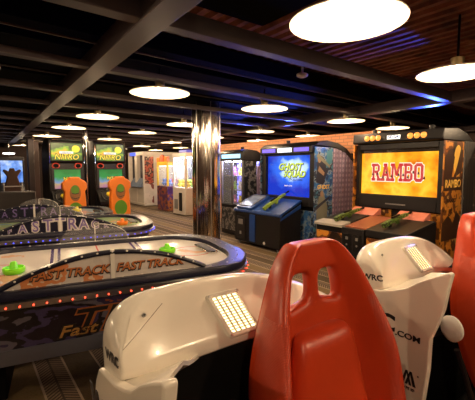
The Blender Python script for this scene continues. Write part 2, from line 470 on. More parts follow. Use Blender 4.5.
def air_hockey(loc, rz, label, play, bodym, led, panelm, textcol, outline, wide_text, band):
    root = empty('air_hockey_table', (loc[0], loc[1], 0), rz, label, 'air hockey table', 'air hockey tables'); root.scale = (1, 1, 0.963)
    L, Wd = 2.17, 1.36
    hx, hy = L / 2, Wd / 2
    b = B(bodym)
    lo, hi = tend(hx - 0.26, hy - 0.24, 0.12), tend(hx - 0.05, hy - 0.05, 0.21)
    b.loops([[(*p, 0.33) for p in lo], [(*p, 0.755) for p in hi]])
    b.build('body', root)
    b = B(band)
    l2 = [(p[0] * 1.002, p[1] * 1.002) for p in lo]; h2 = [(a[0] + (c[0] - a[0]) * 0.282, a[1] + (c[1] - a[1]) * 0.282) for a, c in zip(lo, hi)]
    b.loops([[(p[0] * 1.008, p[1] * 1.01, 0.325) for p in lo], [(p[0] * 1.012, p[1] * 1.014, 0.45) for p in h2]]); b.build('kick_band', root)
    for sx in (-1, 1):
        b = B(MATTE); b.box(sx * 0.70 - 0.07, sx * 0.70 + 0.07, -0.26, 0.26, 0, 0.335); b.build('leg', root, bev=0.01)
    b = B(SILVER)
    b.loops([[(*p, 0.75) for p in tend(hx - 0.04, hy - 0.04, 0.22)], [(*p, 0.765) for p in tend(hx, hy, 0.25)], [(*p, 0.80) for p in tend(hx, hy, 0.25)], [(*p, 0.81) for p in tend(hx - 0.02, hy - 0.02, 0.24)]])
    b.build('edge_trim', root)
    b = B(NAVY)
    o_, i_ = tend(hx - 0.012, hy - 0.012, 0.24), tend(hx - 0.15, hy - 0.09, 0.22)
    b.loops([[(*p, 0.81) for p in o_], [(*p, 0.852) for p in o_], [(p[0] * 0.992, p[1] * 0.99, 0.862) for p in o_], [(p[0] * 1.01, p[1] * 1.01, 0.862) for p in i_], [(*p, 0.85) for p in i_], [(*p, 0.815) for p in i_]], True, False, False)
    b.use(WPLAST)
    m = tend(hx - 0.075, hy - 0.05, 0.23)
    acc = 0.0; last = m[-1]
    for p in m:
        seg = math.hypot(p[0] - last[0], p[1] - last[1]); n = max(1, int(seg / 0.11))
        for q in range(n):
            t = (q + 1) / n; acc += seg / n
            if acc > 0.075:
                acc = 0; b.ball((last[0] + (p[0] - last[0]) * t, last[1] + (p[1] - last[1]) * t, 0.862), 0.007, 6)
        last = p
    b.build('rail', root)
    b = B(play); b.prism(tend(hx - 0.10, hy - 0.06, 0.22), 'z', 0.79, 0.826); b.build('playfield', root)
    LEDM = glow('led_' + led, {'red': (1, 0.05, 0.02), 'blue': (0.05, 0.08, 1.0)}[led], 5)
    b = B(LEDM); m = tend(hx + 0.004, hy + 0.004, 0.25); last = m[-1]; acc = 0
    for p in m:
        seg = math.hypot(p[0] - last[0], p[1] - last[1]); n = max(1, round(seg / 0.065))
        for q in range(n):
            t = (q + 1) / n; b.ball((last[0] + (p[0] - last[0]) * t, last[1] + (p[1] - last[1]) * t, 0.778), 0.0050, 6)
        last = p
    b.build('led_strip', root)
    for sx in (-1, 1):
        b = B(MATTE)
        b.box(sx * (hx - 0.135) - 0.012, sx * (hx - 0.135) + 0.012, -0.17, 0.17, 0.80, 0.858)
        b.build('goal_slot', root)
    for sx in (-1, 1):
        b = B(CHROME)
        xc = sx * (hx - 0.24)
        b.loops([[(xc + p[0], p[1], z) for p in rrect(0.05, 0.19, 0.045, 6)] for z in (0.824, 0.845)])
        b.use(BLACK); b.loops([[(xc + p[0], p[1], z) for p in rrect(0.038, 0.175, 0.035, 6)] for z in (0.844, 0.850)]); b.use(CHROME)
        b.build('puck_cover', root, bev=0.003)
    # arched guards along the two long sides
    hs, ht = 0.60, 0.165
    arc = [(-hs + 2 * hs * i / 28, 0.862 + ht * (1 - (-1 + 2 * i / 28) ** 2)) for i in range(29)]
    yn = -hy + 0.055
    b = B(panelm); b.prism([(-hs, 0.85)] + arc + [(hs, 0.85)], 'y', yn - 0.006, yn + 0.006); pan = b.build('guard_panel', root)
    b = B(NAVY); b.tube([(p[0], yn, p[1]) for p in arc], 0.017, 8)
    b.use(WPLAST)
    for i in range(2, 28, 2): b.ball((arc[i][0], yn - 0.016, arc[i][1] + 0.006), 0.0065, 6)
    b.build('guard_rail', root)
    b = B(WPLAST); b.box(-0.012, 0.012, yn - 0.014, yn - 0.006, 0.86, 1.045); b.build('centre_post', root)
    if wide_text:
        b = B(outline)
        for n_, ch in enumerate('FASTTRACK'):
            xx = -0.46 + n_ * 0.115; hh = ht * (1 - (xx / hs) ** 2) * 0.82
            b.use(outline).text(ch, hh * 1.35, front(xx, yn - 0.0065, 0.868 + hh * 0.5), off=0.016 * hh / 0.13, ext=0.001, sx=0.85)
            b.use(textcol).text(ch, hh * 1.35, front(xx, yn - 0.009, 0.868 + hh * 0.5), off=0.002, ext=0.001, sx=0.85)
    else:
        b = B(INK)
        for xx in (-0.235, 0.23):
            b.use(INK).text('FAST TRACK', 0.074, front(xx, yn - 0.0062, 0.922), off=0.005, shear=0.25, ext=0.001)
            b.use(textcol).text('FAST TRACK', 0.074, front(xx, yn - 0.0085, 0.927), off=0.001, shear=0.25, ext=0.001)
    b.build('lettering', pan)
    yf = hy - 0.055
    arc2 = [(-0.30 + 0.60 * i / 20, 0.862 + 0.165 * math.sqrt(max(0, 1 - (-1 + 2 * i / 20) ** 2))) for i in range(21)]
    b = B(ACR); b.prism(arc2, 'y', yf - 0.004, yf + 0.004); b.build('clear_shield', root)
    b = B(WPLAST); b.tube([(p[0], yf, p[1]) for p in arc2[10:]], 0.0035, 6); b.box(-0.004, 0.004, yf - 0.007, yf - 0.004, 0.862, 1.02); b.build('shield_edge', root)
    # side lettering on the sloped near face
    fr = frame((0, -(hy - 0.145), 0.545), (1, 0, 0), (0, -0.19, 0.425))
    b = B(INK)
    for xx, s_, t_, cm in ((-0.21, 0.135, 'Fast', GOLD), (0.22, 0.30, 'TRACK', textcol)):
        yy = -0.03 if t_ == 'Fast' else 0.03
        b.use(INK if t_ == 'Fast' else cm).text(t_, s_, fr, xx + 0.004, yy - 0.004, off=0.014, ext=0.002, shear=0.3)
        b.use(cm if t_ == 'Fast' else INK).text(t_, s_, fr, xx, yy, off=0.001, ext=0.002, shear=0.3, z=0.004)
    b.build('side_lettering', root)
    return root
PLAY_W = playfield_mat('white_playfield', (0.62, 0.58, 0.55), (0.10, 0.07, 0.22), (0.62, 0.12, 0.13), (0.62, 0.33, 0.20))
PLAY_G = playfield_mat('green_playfield', (0.30, 0.42, 0.22), (0.08, 0.08, 0.3), (0.6, 0.2, 0.1), (0.15, 0.30, 0.45))
PLAY_B = playfield_mat('blue_playfield', (0.30, 0.42, 0.50), (0.1, 0.1, 0.3), (0.6, 0.15, 0.1), (0.5, 0.28, 0.12))
ART_P = art('purple_orange_artwork', [(0.012, 0.008, 0.02), (0.07, 0.055, 0.16), (0.012, 0.010, 0.018), (0.16, 0.15, 0.20), (0.04, 0.03, 0.10), (0.42, 0.10, 0.025), (0.14, 0.13, 0.17)], 3.0, 3.1, stretch=(1, 1, 1.6), hi=0.80)
ART_N = art('navy_artwork', [(0.008, 0.008, 0.022), (0.014, 0.013, 0.045), (0.010, 0.008, 0.02), (0.09, 0.02, 0.03)], 2.0, 5.0)
PAN_W = art('flame_print', [(0.55, 0.50, 0.47), (0.60, 0.55, 0.51), (0.58, 0.53, 0.50), (0.60, 0.22, 0.08), (0.62, 0.50, 0.38)], 5, 2.0, lo=0.35, hi=0.72)
BAND = mat('steel_blue_band', (0.13, 0.14, 0.19), 0.4)
GOLD = mat('gold_letters', (0.62, 0.34, 0.10), 0.35, 0.3)
PALE = mat('pale_letters', (0.60, 0.55, 0.52), 0.35)
PURPLE = mat('purple_letters', (0.16, 0.11, 0.30), 0.35)
ORL = mat('orange_letters', (0.50, 0.16, 0.04), 0.4)
air_hockey((0.822, 2.826), -11, 'nearest air hockey table with white playfield, red edge lights and printed arched guard', PLAY_W, ART_P, 'red', PAN_W, ORL, PALE, False, BAND)
air_hockey((0.916, 4.815), -11, 'middle air hockey table with purple outlined arch letters and blue edge lights', PLAY_G, ART_N, 'blue', NAVY, PURPLE, PALE, True, BLACK)
air_hockey((0.873, 6.25), -11, 'farthest air hockey table behind the two others, dark arched guard, in front of orange seats', PLAY_B, ART_N, 'red', NAVY, PURPLE, NAVY, True, BLACK)
def striker(loc, m, label):
    b = B(m)
    b.lathe([(0.0, 0.002), (0.046, 0.0), (0.052, 0.006), (0.055, 0.020), (0.052, 0.030), (0.048, 0.031), (0.042, 0.016), (0.026, 0.013), (0.021, 0.02), (0.018, 0.050), (0.012, 0.058), (0.0, 0.060)], n=28)
    o = b.build('striker', loc=loc); o.scale = (1.25, 1.25, 1.35)
    return tag(o, label, 'striker', 'air hockey strikers')
striker((0.24, 2.83, 0.796), GREEN, 'lime green striker on the left part of the white playfield')
striker((1.33, 2.75, 0.796), GREEN, 'lime green striker near the rounded end of the white playfield')
striker((1.56, 4.48, 0.796), ORANGE, 'orange striker at the end of the blue lit hockey table')
striker((1.46, 6.32, 0.796), mat('yellow_plastic', (0.7, 0.6, 0.02), 0.3), 'yellow striker on the farthest hockey table')

# ------------------------------------------------------------------ racing cockpits and red seats
def make_cockpit(label):
    O = (0.80, 0.80)
    root = empty('racing_cockpit', (O[0], O[1], 0), 0, label, 'racing game', 'white racing cockpits')
    q = lambda u, w, z: (u - O[0], w - O[1], z)
    sec = []
    sec.append((0.281, [(0.885, 0.990), (0.895, 1.030), (0.920, 1.055), (0.955, 1.068), (0.982, 1.055), (0.990, 1.020), (0.982, 0.955), (0.93, 0.965)]))
    sec.append((0.289, [(0.862, 0.976), (0.873, 1.044), (0.905, 1.078), (0.958, 1.098), (1.000, 1.082), (1.015, 1.030), (1.002, 0.930), (0.92, 0.94)]))
    sec.append((0.325, [(0.857, 0.974), (0.890, 1.062), (0.928, 1.110), (0.982, 1.132), (1.026, 1.106), (1.040, 1.035), (1.030, 0.920), (0.91, 0.93)]))
    sec.append((0.375, [(0.856, 0.973), (0.920, 1.086), (0.952, 1.126), (0.996, 1.147), (1.040, 1.120), (1.055, 1.038), (1.045, 0.915), (0.905, 0.93)]))
    for u, dz, f in ((0.445, 0, 0), (0.60, 0.002, 0), (0.72, -0.004, 0), (0.83, -0.020, 0.01), (0.95, -0.055, 0.03), (1.06, -0.100, 0.05), (1.17, -0.155, 0.09), (1.28, -0.215, 0.14), (1.33, -0.25, 0.17)):
        g = -f
        sec.append((u, [(0.855, 0.973 + g), (0.955, 1.109 + dz), (0.975, 1.136 + dz), (1.0, 1.150 + dz), (1.044, 1.124 + dz), (1.06, 1.040 + dz), (1.05, 0.915 + g * 1.5), (0.90, 0.93 + g * 1.2)]))
    b = B(WHITE)
    b.loops([[q(u, w, z) for w, z in P] for u, P in sec])
    cl = b.bm.edges.layers.float.new('crease_edge')
    b.bm.verts.ensure_lookup_table()
    n = len(sec[0][1])
    for i in range(len(sec) - 1):
        for kk, val in ((0, 1.0), (1, 1.0), (2, 0.35), (6, 0.6), (7, 1.0)):
            e = b.bm.edges.get((b.bm.verts[i * n + kk], b.bm.verts[(i + 1) * n + kk]))
            if e: e[cl] = val
    for kk in range(n):
        for ring, val in ((0, 0.9), (1, 0.9 if kk in (0, 7) else 0.0)):
            e = b.bm.edges.get((b.bm.verts[ring * n + kk], b.bm.verts[ring * n + (kk + 1) % n]))
            if e: e[cl] = val
    hood = b.build('hood', root, sub=2)
    # triangular access plate with its screw on the left of the hood front
    A, C_, D_ = Vector(q(0.297, 0.873, 1.046)), Vector(q(0.440, 0.953, 1.1085)), Vector(q(0.340, 0.930, 1.108))
    def hug(o, off):
        m = o.modifiers.new('hug', 'SHRINKWRAP'); m.target = hood; m.wrap_method = 'NEAREST_SURFACEPOINT'; m.wrap_mode = 'ABOVE_SURFACE'; m.offset = off
    b = B(WHITE); N = 10; g = [[b.V(A + (C_ - A) * (i_ / N) * 1.0 + (D_ - C_) * (i_ / N) * (j_ / max(1, i_))) for j_ in range(i_ + 1)] for i_ in range(N + 1)]
    for i_ in range(N):
        for j_ in range(i_ + 1):
            b.face([g[i_][j_], g[i_ + 1][j_], g[i_ + 1][j_ + 1]])
            if j_ < i_: b.face([g[i_][j_], g[i_ + 1][j_ + 1], g[i_][j_ + 1]])
    pl = b.build('cover_plate', hood); hug(pl, 0.0018)
    b = B(mat('seam_shadow', (0.20, 0.15, 0.10), 0.6)); nr_ = (C_ - A).cross(D_ - A).normalized(); sd = (C_ - A).normalized().cross(nr_) * 0.0009
    pv = None
    for i_ in range(21):
        p_ = A + (C_ - A) * (i_ / 20); v_ = (b.V(p_ - sd), b.V(p_ + sd))
        if pv: b.face([pv[0], v_[0], v_[1], pv[1]])
        pv = v_
    se = b.build('seam', pl); hug(se, 0.0021)
    if nr_.y > 0: nr_ = -nr_
    cc = A * 0.18 + C_ * 0.42 + D_ * 0.40
    b = B(SILVER); T = frame(cc + nr_ * 0.004, (1, 0, 0), nr_.cross(Vector((1, 0, 0)))); b.ell(0, 0, 0.006, 0.006, T, 0.003, 14); b.use(INK).rect(-0.004, 0.004, -0.0008, 0.0008, T, 0.0036); b.rect(-0.0008, 0.0008, -0.004, 0.004, T, 0.0036)
    b.build('screw', pl)
    # louvred light on the hood front
    up = Vector((0, 0.592, 0.805)); rt = Vector((1, 0, 0))
    a = R(-14)
    up2 = up - rt * 0.25                      # the fitting is a leaning parallelogram
    fr = Matrix((rt, up2, rt.cross(up))).transposed().to_4x4(); fr.translation = Vector(q(0.660, 0.9065, 1.0425)) + rt.cross(up) * 0.004
    b = B(WHITE)
    o_, i_ = rrect(0.062, 0.072, 0.012, 4), rrect(0.048, 0.058, 0.006, 4)
    P_ = lambda pts, z: [fr @ Vector((p[0], p[1], z)) for p in pts]
    b.loops([P_(o_, -0.02), P_(o_, 0.006), P_([(p[0] * 0.95, p[1] * 0.95) for p in o_], 0.010), P_(i_, 0.010), P_(i_, -0.012)], True, True, False)
    lf = b.build('light_frame', root)
    LG = glow('warm_louvre_light', (1.0, 0.80, 0.42), 2.6)
    b = B(LG); b.rect(-0.048, 0.048, -0.058, 0.058, fr @ Matrix.Translation((0, 0, -0.001)), 0.003); b.build('light_panel', lf)
    b = B(mat('louvre_cream', (0.62, 0.50, 0.30), 0.4))
    for i in range(1, 13):
        y = -0.058 + 0.116 * i / 13; b.rect(-0.048, 0.048, y - 0.0013, y + 0.0013, fr @ Matrix.Translation((0, 0, 0.002)), 0.004)
    for i in range(1, 5):
        x = -0.048 + 0.096 * i / 5; b.rect(x - 0.0018, x + 0.0018, -0.058, 0.058, fr @ Matrix.Translation((0, 0, 0.002)), 0.005)
    b.build('louvre', lf)
    b = B(SILVER)
    for sx in (-1, 1):
        for sy in (-1, 1): b.ell(sx * 0.054, sy * 0.064, 0.0042, 0.0042, fr @ Matrix.Translation((0, 0, 0.009)), 0.003, 10)
    b.build('screw', lf)
    # side flank
    ol = [(0.99, 0.955), (1.02, 0.91), (1.045, 0.84), (1.05, 0.70), (1.04, 0.45), (1.03, 0.13), (0.71, 0.13), (0.690, 0.35), (0.665, 0.55), (0.650, 0.70), (0.647, 0.83), (0.622, 0.90), (0.604, 0.96), (0.592, 1.04), (0.580, 1.105), (0.588, 1.112), (0.635, 1.088), (0.70, 1.050), (0.75, 1.012), (0.80, 0.990), (0.86, 0.972)]
    b = B(WHITE)
    b.prism([(w - O[1], z) for w, z in ol], 'x', 0.268 - O[0], 0.300 - O[0]); fl = b.build('side_flank', root, bev=0.007, seg=3)
    # white shelf between the top of the flank and the hood
    b = B(WHITE); r0, r1 = [], []
    for w, z in ((0.605, 1.102), (0.635, 1.086), (0.70, 1.050), (0.75, 1.012), (0.80, 0.990), (0.865, 0.972)):
        t = (w - 0.60) / 0.265
        r0.append(q(0.285, w, z - 0.002)); r1.append(q(0.290 + 0.225 * t, w + 0.004, z + 0.022 * math.sin(math.pi * min(1, t)) - 0.002))
    for dz in (0.0, -0.012):
        A_ = [b.V((p[0], p[1], p[2] + dz)) for p in r0]; C2 = [b.V((p[0], p[1], p[2] + dz)) for p in r1]
        for i in range(5): b.face([A_[i], A_[i + 1], C2[i + 1], C2[i]])
        if dz == 0.0: T0, T1 = A_, C2
    for i in range(5):
        b.face([T0[i], A_[i], A_[i + 1], T0[i + 1]]); b.face([T1[i], T1[i + 1], C2[i + 1], C2[i]])
    b.face([T0[0], T1[0], C2[0], A_[0]]); b.face([T0[5], A_[5], C2[5], T1[5]])
    b.build('shelf', root)
    # lettering on the flank (faces -x)
    ff = lambda w, z, s=0.0: frame(q(0.268 - 0.0005, w, z), (0, -1, s), (0, s, 1))
    b = B(INK)
    T = frame(q(0.2812, 0.912, 1.014), (0, -1, 0.10), (0, 0.10, 1))
    b.text('WRC', 0.036, T, off=0.0012, ext=0.0006, sx=1.2)
    b.build('lettering', hood)
    b = B(INK)
    b.text('WRC', 0.100, ff(0.930, 0.84), off=0.003, ext=0.0012, sx=1.2)
    b.text('.COM', 0.034, ff(0.735, 0.812), off=0.0008, ext=0.0012, sx=1.25)
    b.build('lettering', fl)
    b = B(INK)
    T = ff(0.725, 0.64)
    for x0, x1 in ((-0.030, -0.018), (-0.013, -0.003)):
        b.flat([(x0, -0.028), (x1, -0.028), (x1 + 0.014, 0.030), (x0 + 0.018, 0.030)], T, 0.002)
    for x0, x1 in ((0.004, 0.014), (0.020, 0.032)):
        b.flat([(x0, -0.028), (x1, -0.028), (x1 - 0.018, 0.030), (x0 - 0.014, 0.030)], T, 0.002)
    b.text('R', 0.010, T, 0.040, 0.022, ext=0.0012)
    b.text('TYPE ID', 0.016, T, 0.0, -0.045, ext=0.0012)
    b.build('emblem', fl)
    # black inside, floor pan and the pale speaker dish
    b = B(MATTE)
    b.box(0.302 - O[0], 1.36 - O[0], 0.868 - O[1], 0.90 - O[1], 0.12, 0.962)
    b.box(0.302 - O[0], 0.32 - O[0], 0.70 - O[1], 0.88 - O[1], 0.12, 0.93)
    b.box(1.34 - O[0], 1.36 - O[0], 0.75 - O[1], 1.03 - O[1], 0.12, 0.72)
    b.build('inner_panel', root)
    b = B(BLACK); b.box(0.28 - O[0], 1.36 - O[0], -0.25 - O[1], 1.03 - O[1], 0.015, 0.125); b.build('floor_pan', root, bev=0.01)
    b = B(WPLAST)
    b.lathe([(0.0, -0.014), (0.030, -0.013), (0.044, -0.008), (0.052, 0.0), (0.050, 0.012), (0.0, 0.014)], n=28, ax='x')
    o = b.build('speaker_dish', root); o.location = q(0.385, 0.620, 0.855); o.rotation_euler = (0, 0, R(-20))
    b = B(BLACK); b.tube([q(0.40, 0.62, 0.855), q(0.42, 0.70, 0.80), q(0.42, 0.86, 0.70)], 0.018, 8); b.tube([q(0.40, 0.60, 0.77), q(0.45, 0.55, 0.55), q(0.50, 0.50, 0.125)], 0.012, 8)
    b.build('bracket', root)
    return root
ck = make_cockpit('white racing cockpit shell with louvred light, behind and left of the near red seat')
dup(ck, (0.80 + 1.155, 0.80, 0), None, 'white racing cockpit shell with lettered flank and speaker dish, between the two red seats')

def make_seat(label):
    U0, W0 = 0.880, 0.70
    root = empty('racing_chair', (U0, W0 - 0.2, 0), 0, label, 'chair', 'red racing seats')
    rows = [0.42, 0.55, 0.70, 0.80, 0.90, 0.98, 1.035, 1.08, 1.125, 1.17, 1.205, 1.235, 1.257, 1.268]
    wc = lambda z: lerp(z, [(0.42, 0.60), (0.55, 0.66), (0.70, 0.71), (0.80, 0.735), (0.90, 0.745), (1.13, 0.755), (1.295, 0.775)]) - W0 + 0.2
    bb = lambda z: lerp(z, [(0.42, 0.14), (0.80, 0.155), (0.90, 0.148), (1.0, 0.118), (1.1, 0.076), (1.2, 0.042), (1.295, 0.014)])
    hw = lambda z: lerp(z, [(0.42, 0.255), (0.80, 0.282), (0.87, 0.279), (0.95, 0.266), (1.0, 0.250), (1.05, 0.232), (1.113, 0.209), (1.174, 0.180), (1.205, 0.160), (1.235, 0.134), (1.257, 0.108), (1.268, 0.085)])
    half = []
    def cols(z):
        h = hw(z); k_ = min(1.0, h * 0.62 / 0.15)
        L = [(-h * 0.975, 0.015), (-h * 1.0, -bb(z) * 0.5), (-h * 0.955, -bb(z)), (-h * 0.80, -bb(z) * 0.74), (-h * 0.64, -bb(z) * 0.14), (-0.135 * k_, 0.0), (-0.083 * k_, 0.0), (-0.030 * k_, 0.0)]
        return L + [(-u, w) for u, w in L[::-1]]
    b = B(RED, CARBON)
    F, K = [], []
    for z in rows:
        c = cols(z)
        F.append([b.V((u, wc(z) + dw, z)) for u, dw in c])
        K.append([b.V((u * (0.93 if abs(u) > 0.72 * hw(z) else 1.0), wc(z) + (0.040 if abs(u) > 0.72 * hw(z) else 0.05), z)) for u, dw in c])
    nr, nc = len(rows), 16
    hole = {(i, j) for i in (7, 8) for j in (5, 6, 8, 9)}
    for i in range(nr - 1):
        for j in range(nc - 1):
            if (i, j) in hole: continue
            b.use(CARBON if (j in (0, 1, 2, 12, 13, 14) and rows[i] < 1.08) else RED)
            b.face([F[i][j], F[i][j + 1], F[i + 1][j + 1], F[i + 1][j]])
            b.use(RED).face([K[i][j], K[i + 1][j], K[i + 1][j + 1], K[i][j + 1]])
    for i in range(nr - 1):
        for j in (0, nc - 1): b.face([F[i][j], F[i + 1][j], K[i + 1][j], K[i][j]])
    for j in range(nc - 1):
        for i in (0, nr - 1): b.face([F[i][j], F[i][j + 1], K[i][j + 1], K[i][j]])
    for j0 in (5, 8):
        loop = [(7, j0), (7, j0 + 1), (7, j0 + 2), (8, j0 + 2), (9, j0 + 2), (9, j0 + 1), (9, j0), (8, j0)]
        for a, c in zip(loop, loop[1:] + loop[:1]):
            b.face([F[a[0]][a[1]], F[c[0]][c[1]], K[c[0]][c[1]], K[a[0]][a[1]]])
    # slanted lower edge of the belt openings, like the photo
    for j, dz in ((5, -0.022), (10, -0.022)):
        F[7][j].co.z += dz; K[7][j].co.z += dz
    b.build('backrest', root, sub=2)
    # lumbar cushion
    b = B(RED); rings = []
    for z, s_, d in ((0.44, 0.85, 0.0), (0.46, 1.0, 0.6), (0.60, 1.0, 1.0), (0.80, 1.0, 1.0), (0.93, 1.0, 0.95), (0.985, 0.97, 0.75), (1.005, 0.86, 0.25)):
        hh = lerp(z, [(0.44, 0.185), (0.80, 0.168), (1.0, 0.125)]) * s_
        w0 = wc(z) + 0.01; dp = 0.012 + 0.070 * d
        rings.append([(-hh, w0, z), (-hh * 0.98, w0 - dp * 0.75, z), (-hh * 0.80, w0 - dp, z), (0, w0 - dp * 1.06, z), (hh * 0.80, w0 - dp, z), (hh * 0.98, w0 - dp * 0.75, z), (hh, w0, z), (0, w0 + 0.005, z)])
    b.loops(rings); b.build('back_cushion', root, sub=2)
    b = B(RED)
    b.loops([[(-0.25, -0.36 + 0.0, z0 * 1.0), (-0.25, 0.10, z0), (0.25, 0.10, z0), (0.25, -0.36, z0)] for z0 in (0.30, 0.42)]); b.build('seat_pan', root, bev=0.04, seg=4)
    b = B(RED)
    for sx in (-1, 1):
        b.loops([[(sx * 0.30, y, 0.32), (sx * 0.20, y, 0.32), (sx * 0.20, y, 0.45 + (y + 0.36) * 0.12), (sx * 0.28, y, 0.47 + (y + 0.36) * 0.16)] for y in (-0.34, -0.1, 0.12)])
    b.build('side_bolster', root, bev=0.025, seg=3)
    b = B(BLACK); b.box(-0.20, 0.20, -0.28, 0.08, 0.125, 0.31); b.build('pedestal', root, bev=0.01)
    return root
seat = make_seat('near red racing seat with two belt openings, large in front of the white shells')
dup(seat, (0.880 + 1.235, 0.48, 0), None, 'red racing seat cut by the right edge, beyond the lettered white shell')

# ------------------------------------------------------------------ big-screen shooting cabinets
def poly_letter(b, polys, fr, x, y, s, z=0.0, th=0.003):
    for P in polys: b.flat([((p[0]) * s + x, p[1] * s + y) for p in P], fr @ Matrix.Translation((0, 0, z)), th)
r_ = lambda x0, x1, y0, y1: [(x0, y0), (x1, y0), (x1, y1), (x0, y1)]
SLAB = {
    'R': [r_(.5, 1.6, 0, 7), r_(0, 2.1, 0, 1.1), r_(0, 3.2, 5.9, 7), [(3.2, 7), (4.3, 6.1), (4.3, 4.2), (3.2, 3.3), (3.0, 3.3), (3.2, 4.3), (3.2, 6.0)], r_(1.6, 3.2, 3.2, 4.2), [(2.0, 3.3), (3.3, 3.4), (4.3, 1.1), (3.1, 1.1)], r_(2.9, 4.9, 0, 1.1)],
    'A': [[(.5, 1), (1.6, 1), (2.9, 7), (1.8, 7)], [(3.2, 1), (4.3, 1), (3.1, 7), (1.9, 7)], r_(0, 2, 0, 1.1), r_(2.8, 4.9, 0, 1.1), r_(1.5, 3.3, 2.0, 3.0), r_(1.3, 3.2, 6.1, 7)],
    'M': [r_(.5, 1.5, 0, 7), r_(4.6, 5.6, 0, 7), r_(0, 2, 0, 1.1), r_(4.1, 6.1, 0, 1.1), r_(0, 1.6, 5.9, 7), r_(4.5, 6.1, 5.9, 7), [(1.0, 7), (2.0, 7), (3.5, 2.6), (2.6, 2.0)], [(4.1, 7), (5.1, 7), (3.5, 2.0), (2.6, 2.6)]],
    'B': [r_(.5, 1.6, 0, 7), r_(0, 3.2, 0, 1.1), r_(0, 3.2, 5.9, 7), r_(1.5, 3.2, 3.1, 4.1), [(3.0, 7), (4.2, 6.2), (4.2, 4.5), (3.4, 3.6), (3.0, 3.6), (3.1, 4.2), (3.1, 6)], [(3.0, 3.6), (3.6, 3.6), (4.4, 2.8), (4.4, .9), (3.2, 0), (3.2, 1.1), (3.3, 3)]],
    'O': [[(1.2, 0), (.2, 1), (.2, 6), (1.2, 7), (1.5, 6), (1.4, 5.6), (1.4, 1.4), (1.5, 1)], [(3.4, 0), (4.4, 1), (4.4, 6), (3.4, 7), (3.1, 6), (3.2, 5.6), (3.2, 1.4), (3.1, 1)], [(1.1, 0), (3.5, 0), (3.2, 1.2), (1.4, 1.2)], [(1.1, 7), (3.5, 7), (3.2, 5.8), (1.4, 5.8)]],
}
ADV = {'R': 5.0, 'A': 5.0, 'M': 6.3, 'B': 4.8, 'O': 4.6}
def slab_word(b, word, fr, width, h, cx, cy, z, th, grow=0.0):
    tot = sum(ADV[c] for c in word); sx = width / tot; sy = h / 7.0; x = cx - width / 2
    F = fr @ Matrix.Translation((0, cy - h / 2, 0)) @ Matrix.Diagonal((1, 1, 1, 1))
    for c in word:
        for P in SLAB[c]:
            m = (sum(p[0] for p in P) / len(P), sum(p[1] for p in P) / len(P))
            Q = [(x + (p[0] + math.copysign(grow, p[0] - m[0])) * sx, (p[1] + math.copysign(grow, p[1] - m[1])) * sy) for p in P]
            b.flat(Q, F @ Matrix.Translation((0, 0, z)), th)
        x += ADV[c] * sx

ARTO = art('orange_combat_art', [(0.02, 0.008, 0.004), (0.16, 0.05, 0.012), (0.62, 0.24, 0.03), (0.10, 0.03, 0.01), (0.60, 0.36, 0.10)], 3.2, 8.0)
ARTB = art('blue_city_art', [(0.02, 0.05, 0.16), (0.03, 0.13, 0.36), (0.22, 0.28, 0.36), (0.02, 0.03, 0.07), (0.06, 0.20, 0.30)], 7.5, 4.0)
ARTK = art('black_white_art', [(0.012, 0.012, 0.014), (0.012, 0.012, 0.014), (0.14, 0.13, 0.13), (0.015, 0.015, 0.016)], 9, 6.0, lo=0.3, hi=0.7)
def screen_orange():
    k = NT('orange_screen'); k.rm(0.1); k.base((0.01, 0.01, 0.01))
    c = k.ramp(k.noise(3.0, 5), [(0.30, (0.55, 0.10, 0.004)), (0.46, (0.95, 0.34, 0.01)), (0.60, (1.0, 0.55, 0.04)), (0.75, (0.55, 0.16, 0.01))])
    k.emit(c, 1.15); return k.m
def screen_blue():
    k = NT('blue_screen'); k.rm(0.1); k.base((0.01, 0.01, 0.01)); c = k.xyz(k.coord())
    d = k.math('SQRT', k.math('ADD', k.math('POWER', k.math('MULTIPLY', k.math('SUBTRACT', c[0], 0.12), 1.0), 2.0), k.math('POWER', k.math('MULTIPLY', k.math('SUBTRACT', c[2], 1.48), 1.7), 2.0)))
    d = k.math('ADD', d, k.math('MULTIPLY', k.math('SUBTRACT', k.noise(5, 4), 0.5), 0.5))
    col = k.ramp(d, [(0.10, (0.75, 0.85, 1.0)), (0.30, (0.45, 0.65, 1.0)), (0.40, (0.03, 0.14, 0.80)), (0.70, (0.006, 0.03, 0.45))])
    k.emit(col, 1.1); return k.m
def shoot_cabinet(name, y0, x0, hw_, label, scr, zs, side, stud, marquee, topz, depth_art, depth, deco):
    """front face looks to -x; local -Y front, local +X is the viewer's right"""
    root = empty(name, (x0, y0, 0), -90, label, 'arcade machine', 'shooting arcade machines')
    sx0, sx1, z0, z1 = scr
    b = B(BLACK)
    b.box(-hw_, hw_, 0.06, depth - 0.02, 0.02, topz - 0.02); b.build('cabinet_body', root, bev=0.01)
    # bezel ring around the screen
    b = B(DARKGREY)
    bz0, bz1 = zs
    fr = front(0, 0.0, 0)
    for a in ((-hw_, sx0, bz0, bz1), (sx1, hw_, bz0, bz1), (sx0, sx1, z1, bz1), (sx0, sx1, bz0, z0)):
        b.box(a[0], a[1], -0.03, 0.07, a[2], a[3])
    b.build('bezel', root, bev=0.008)
    return root
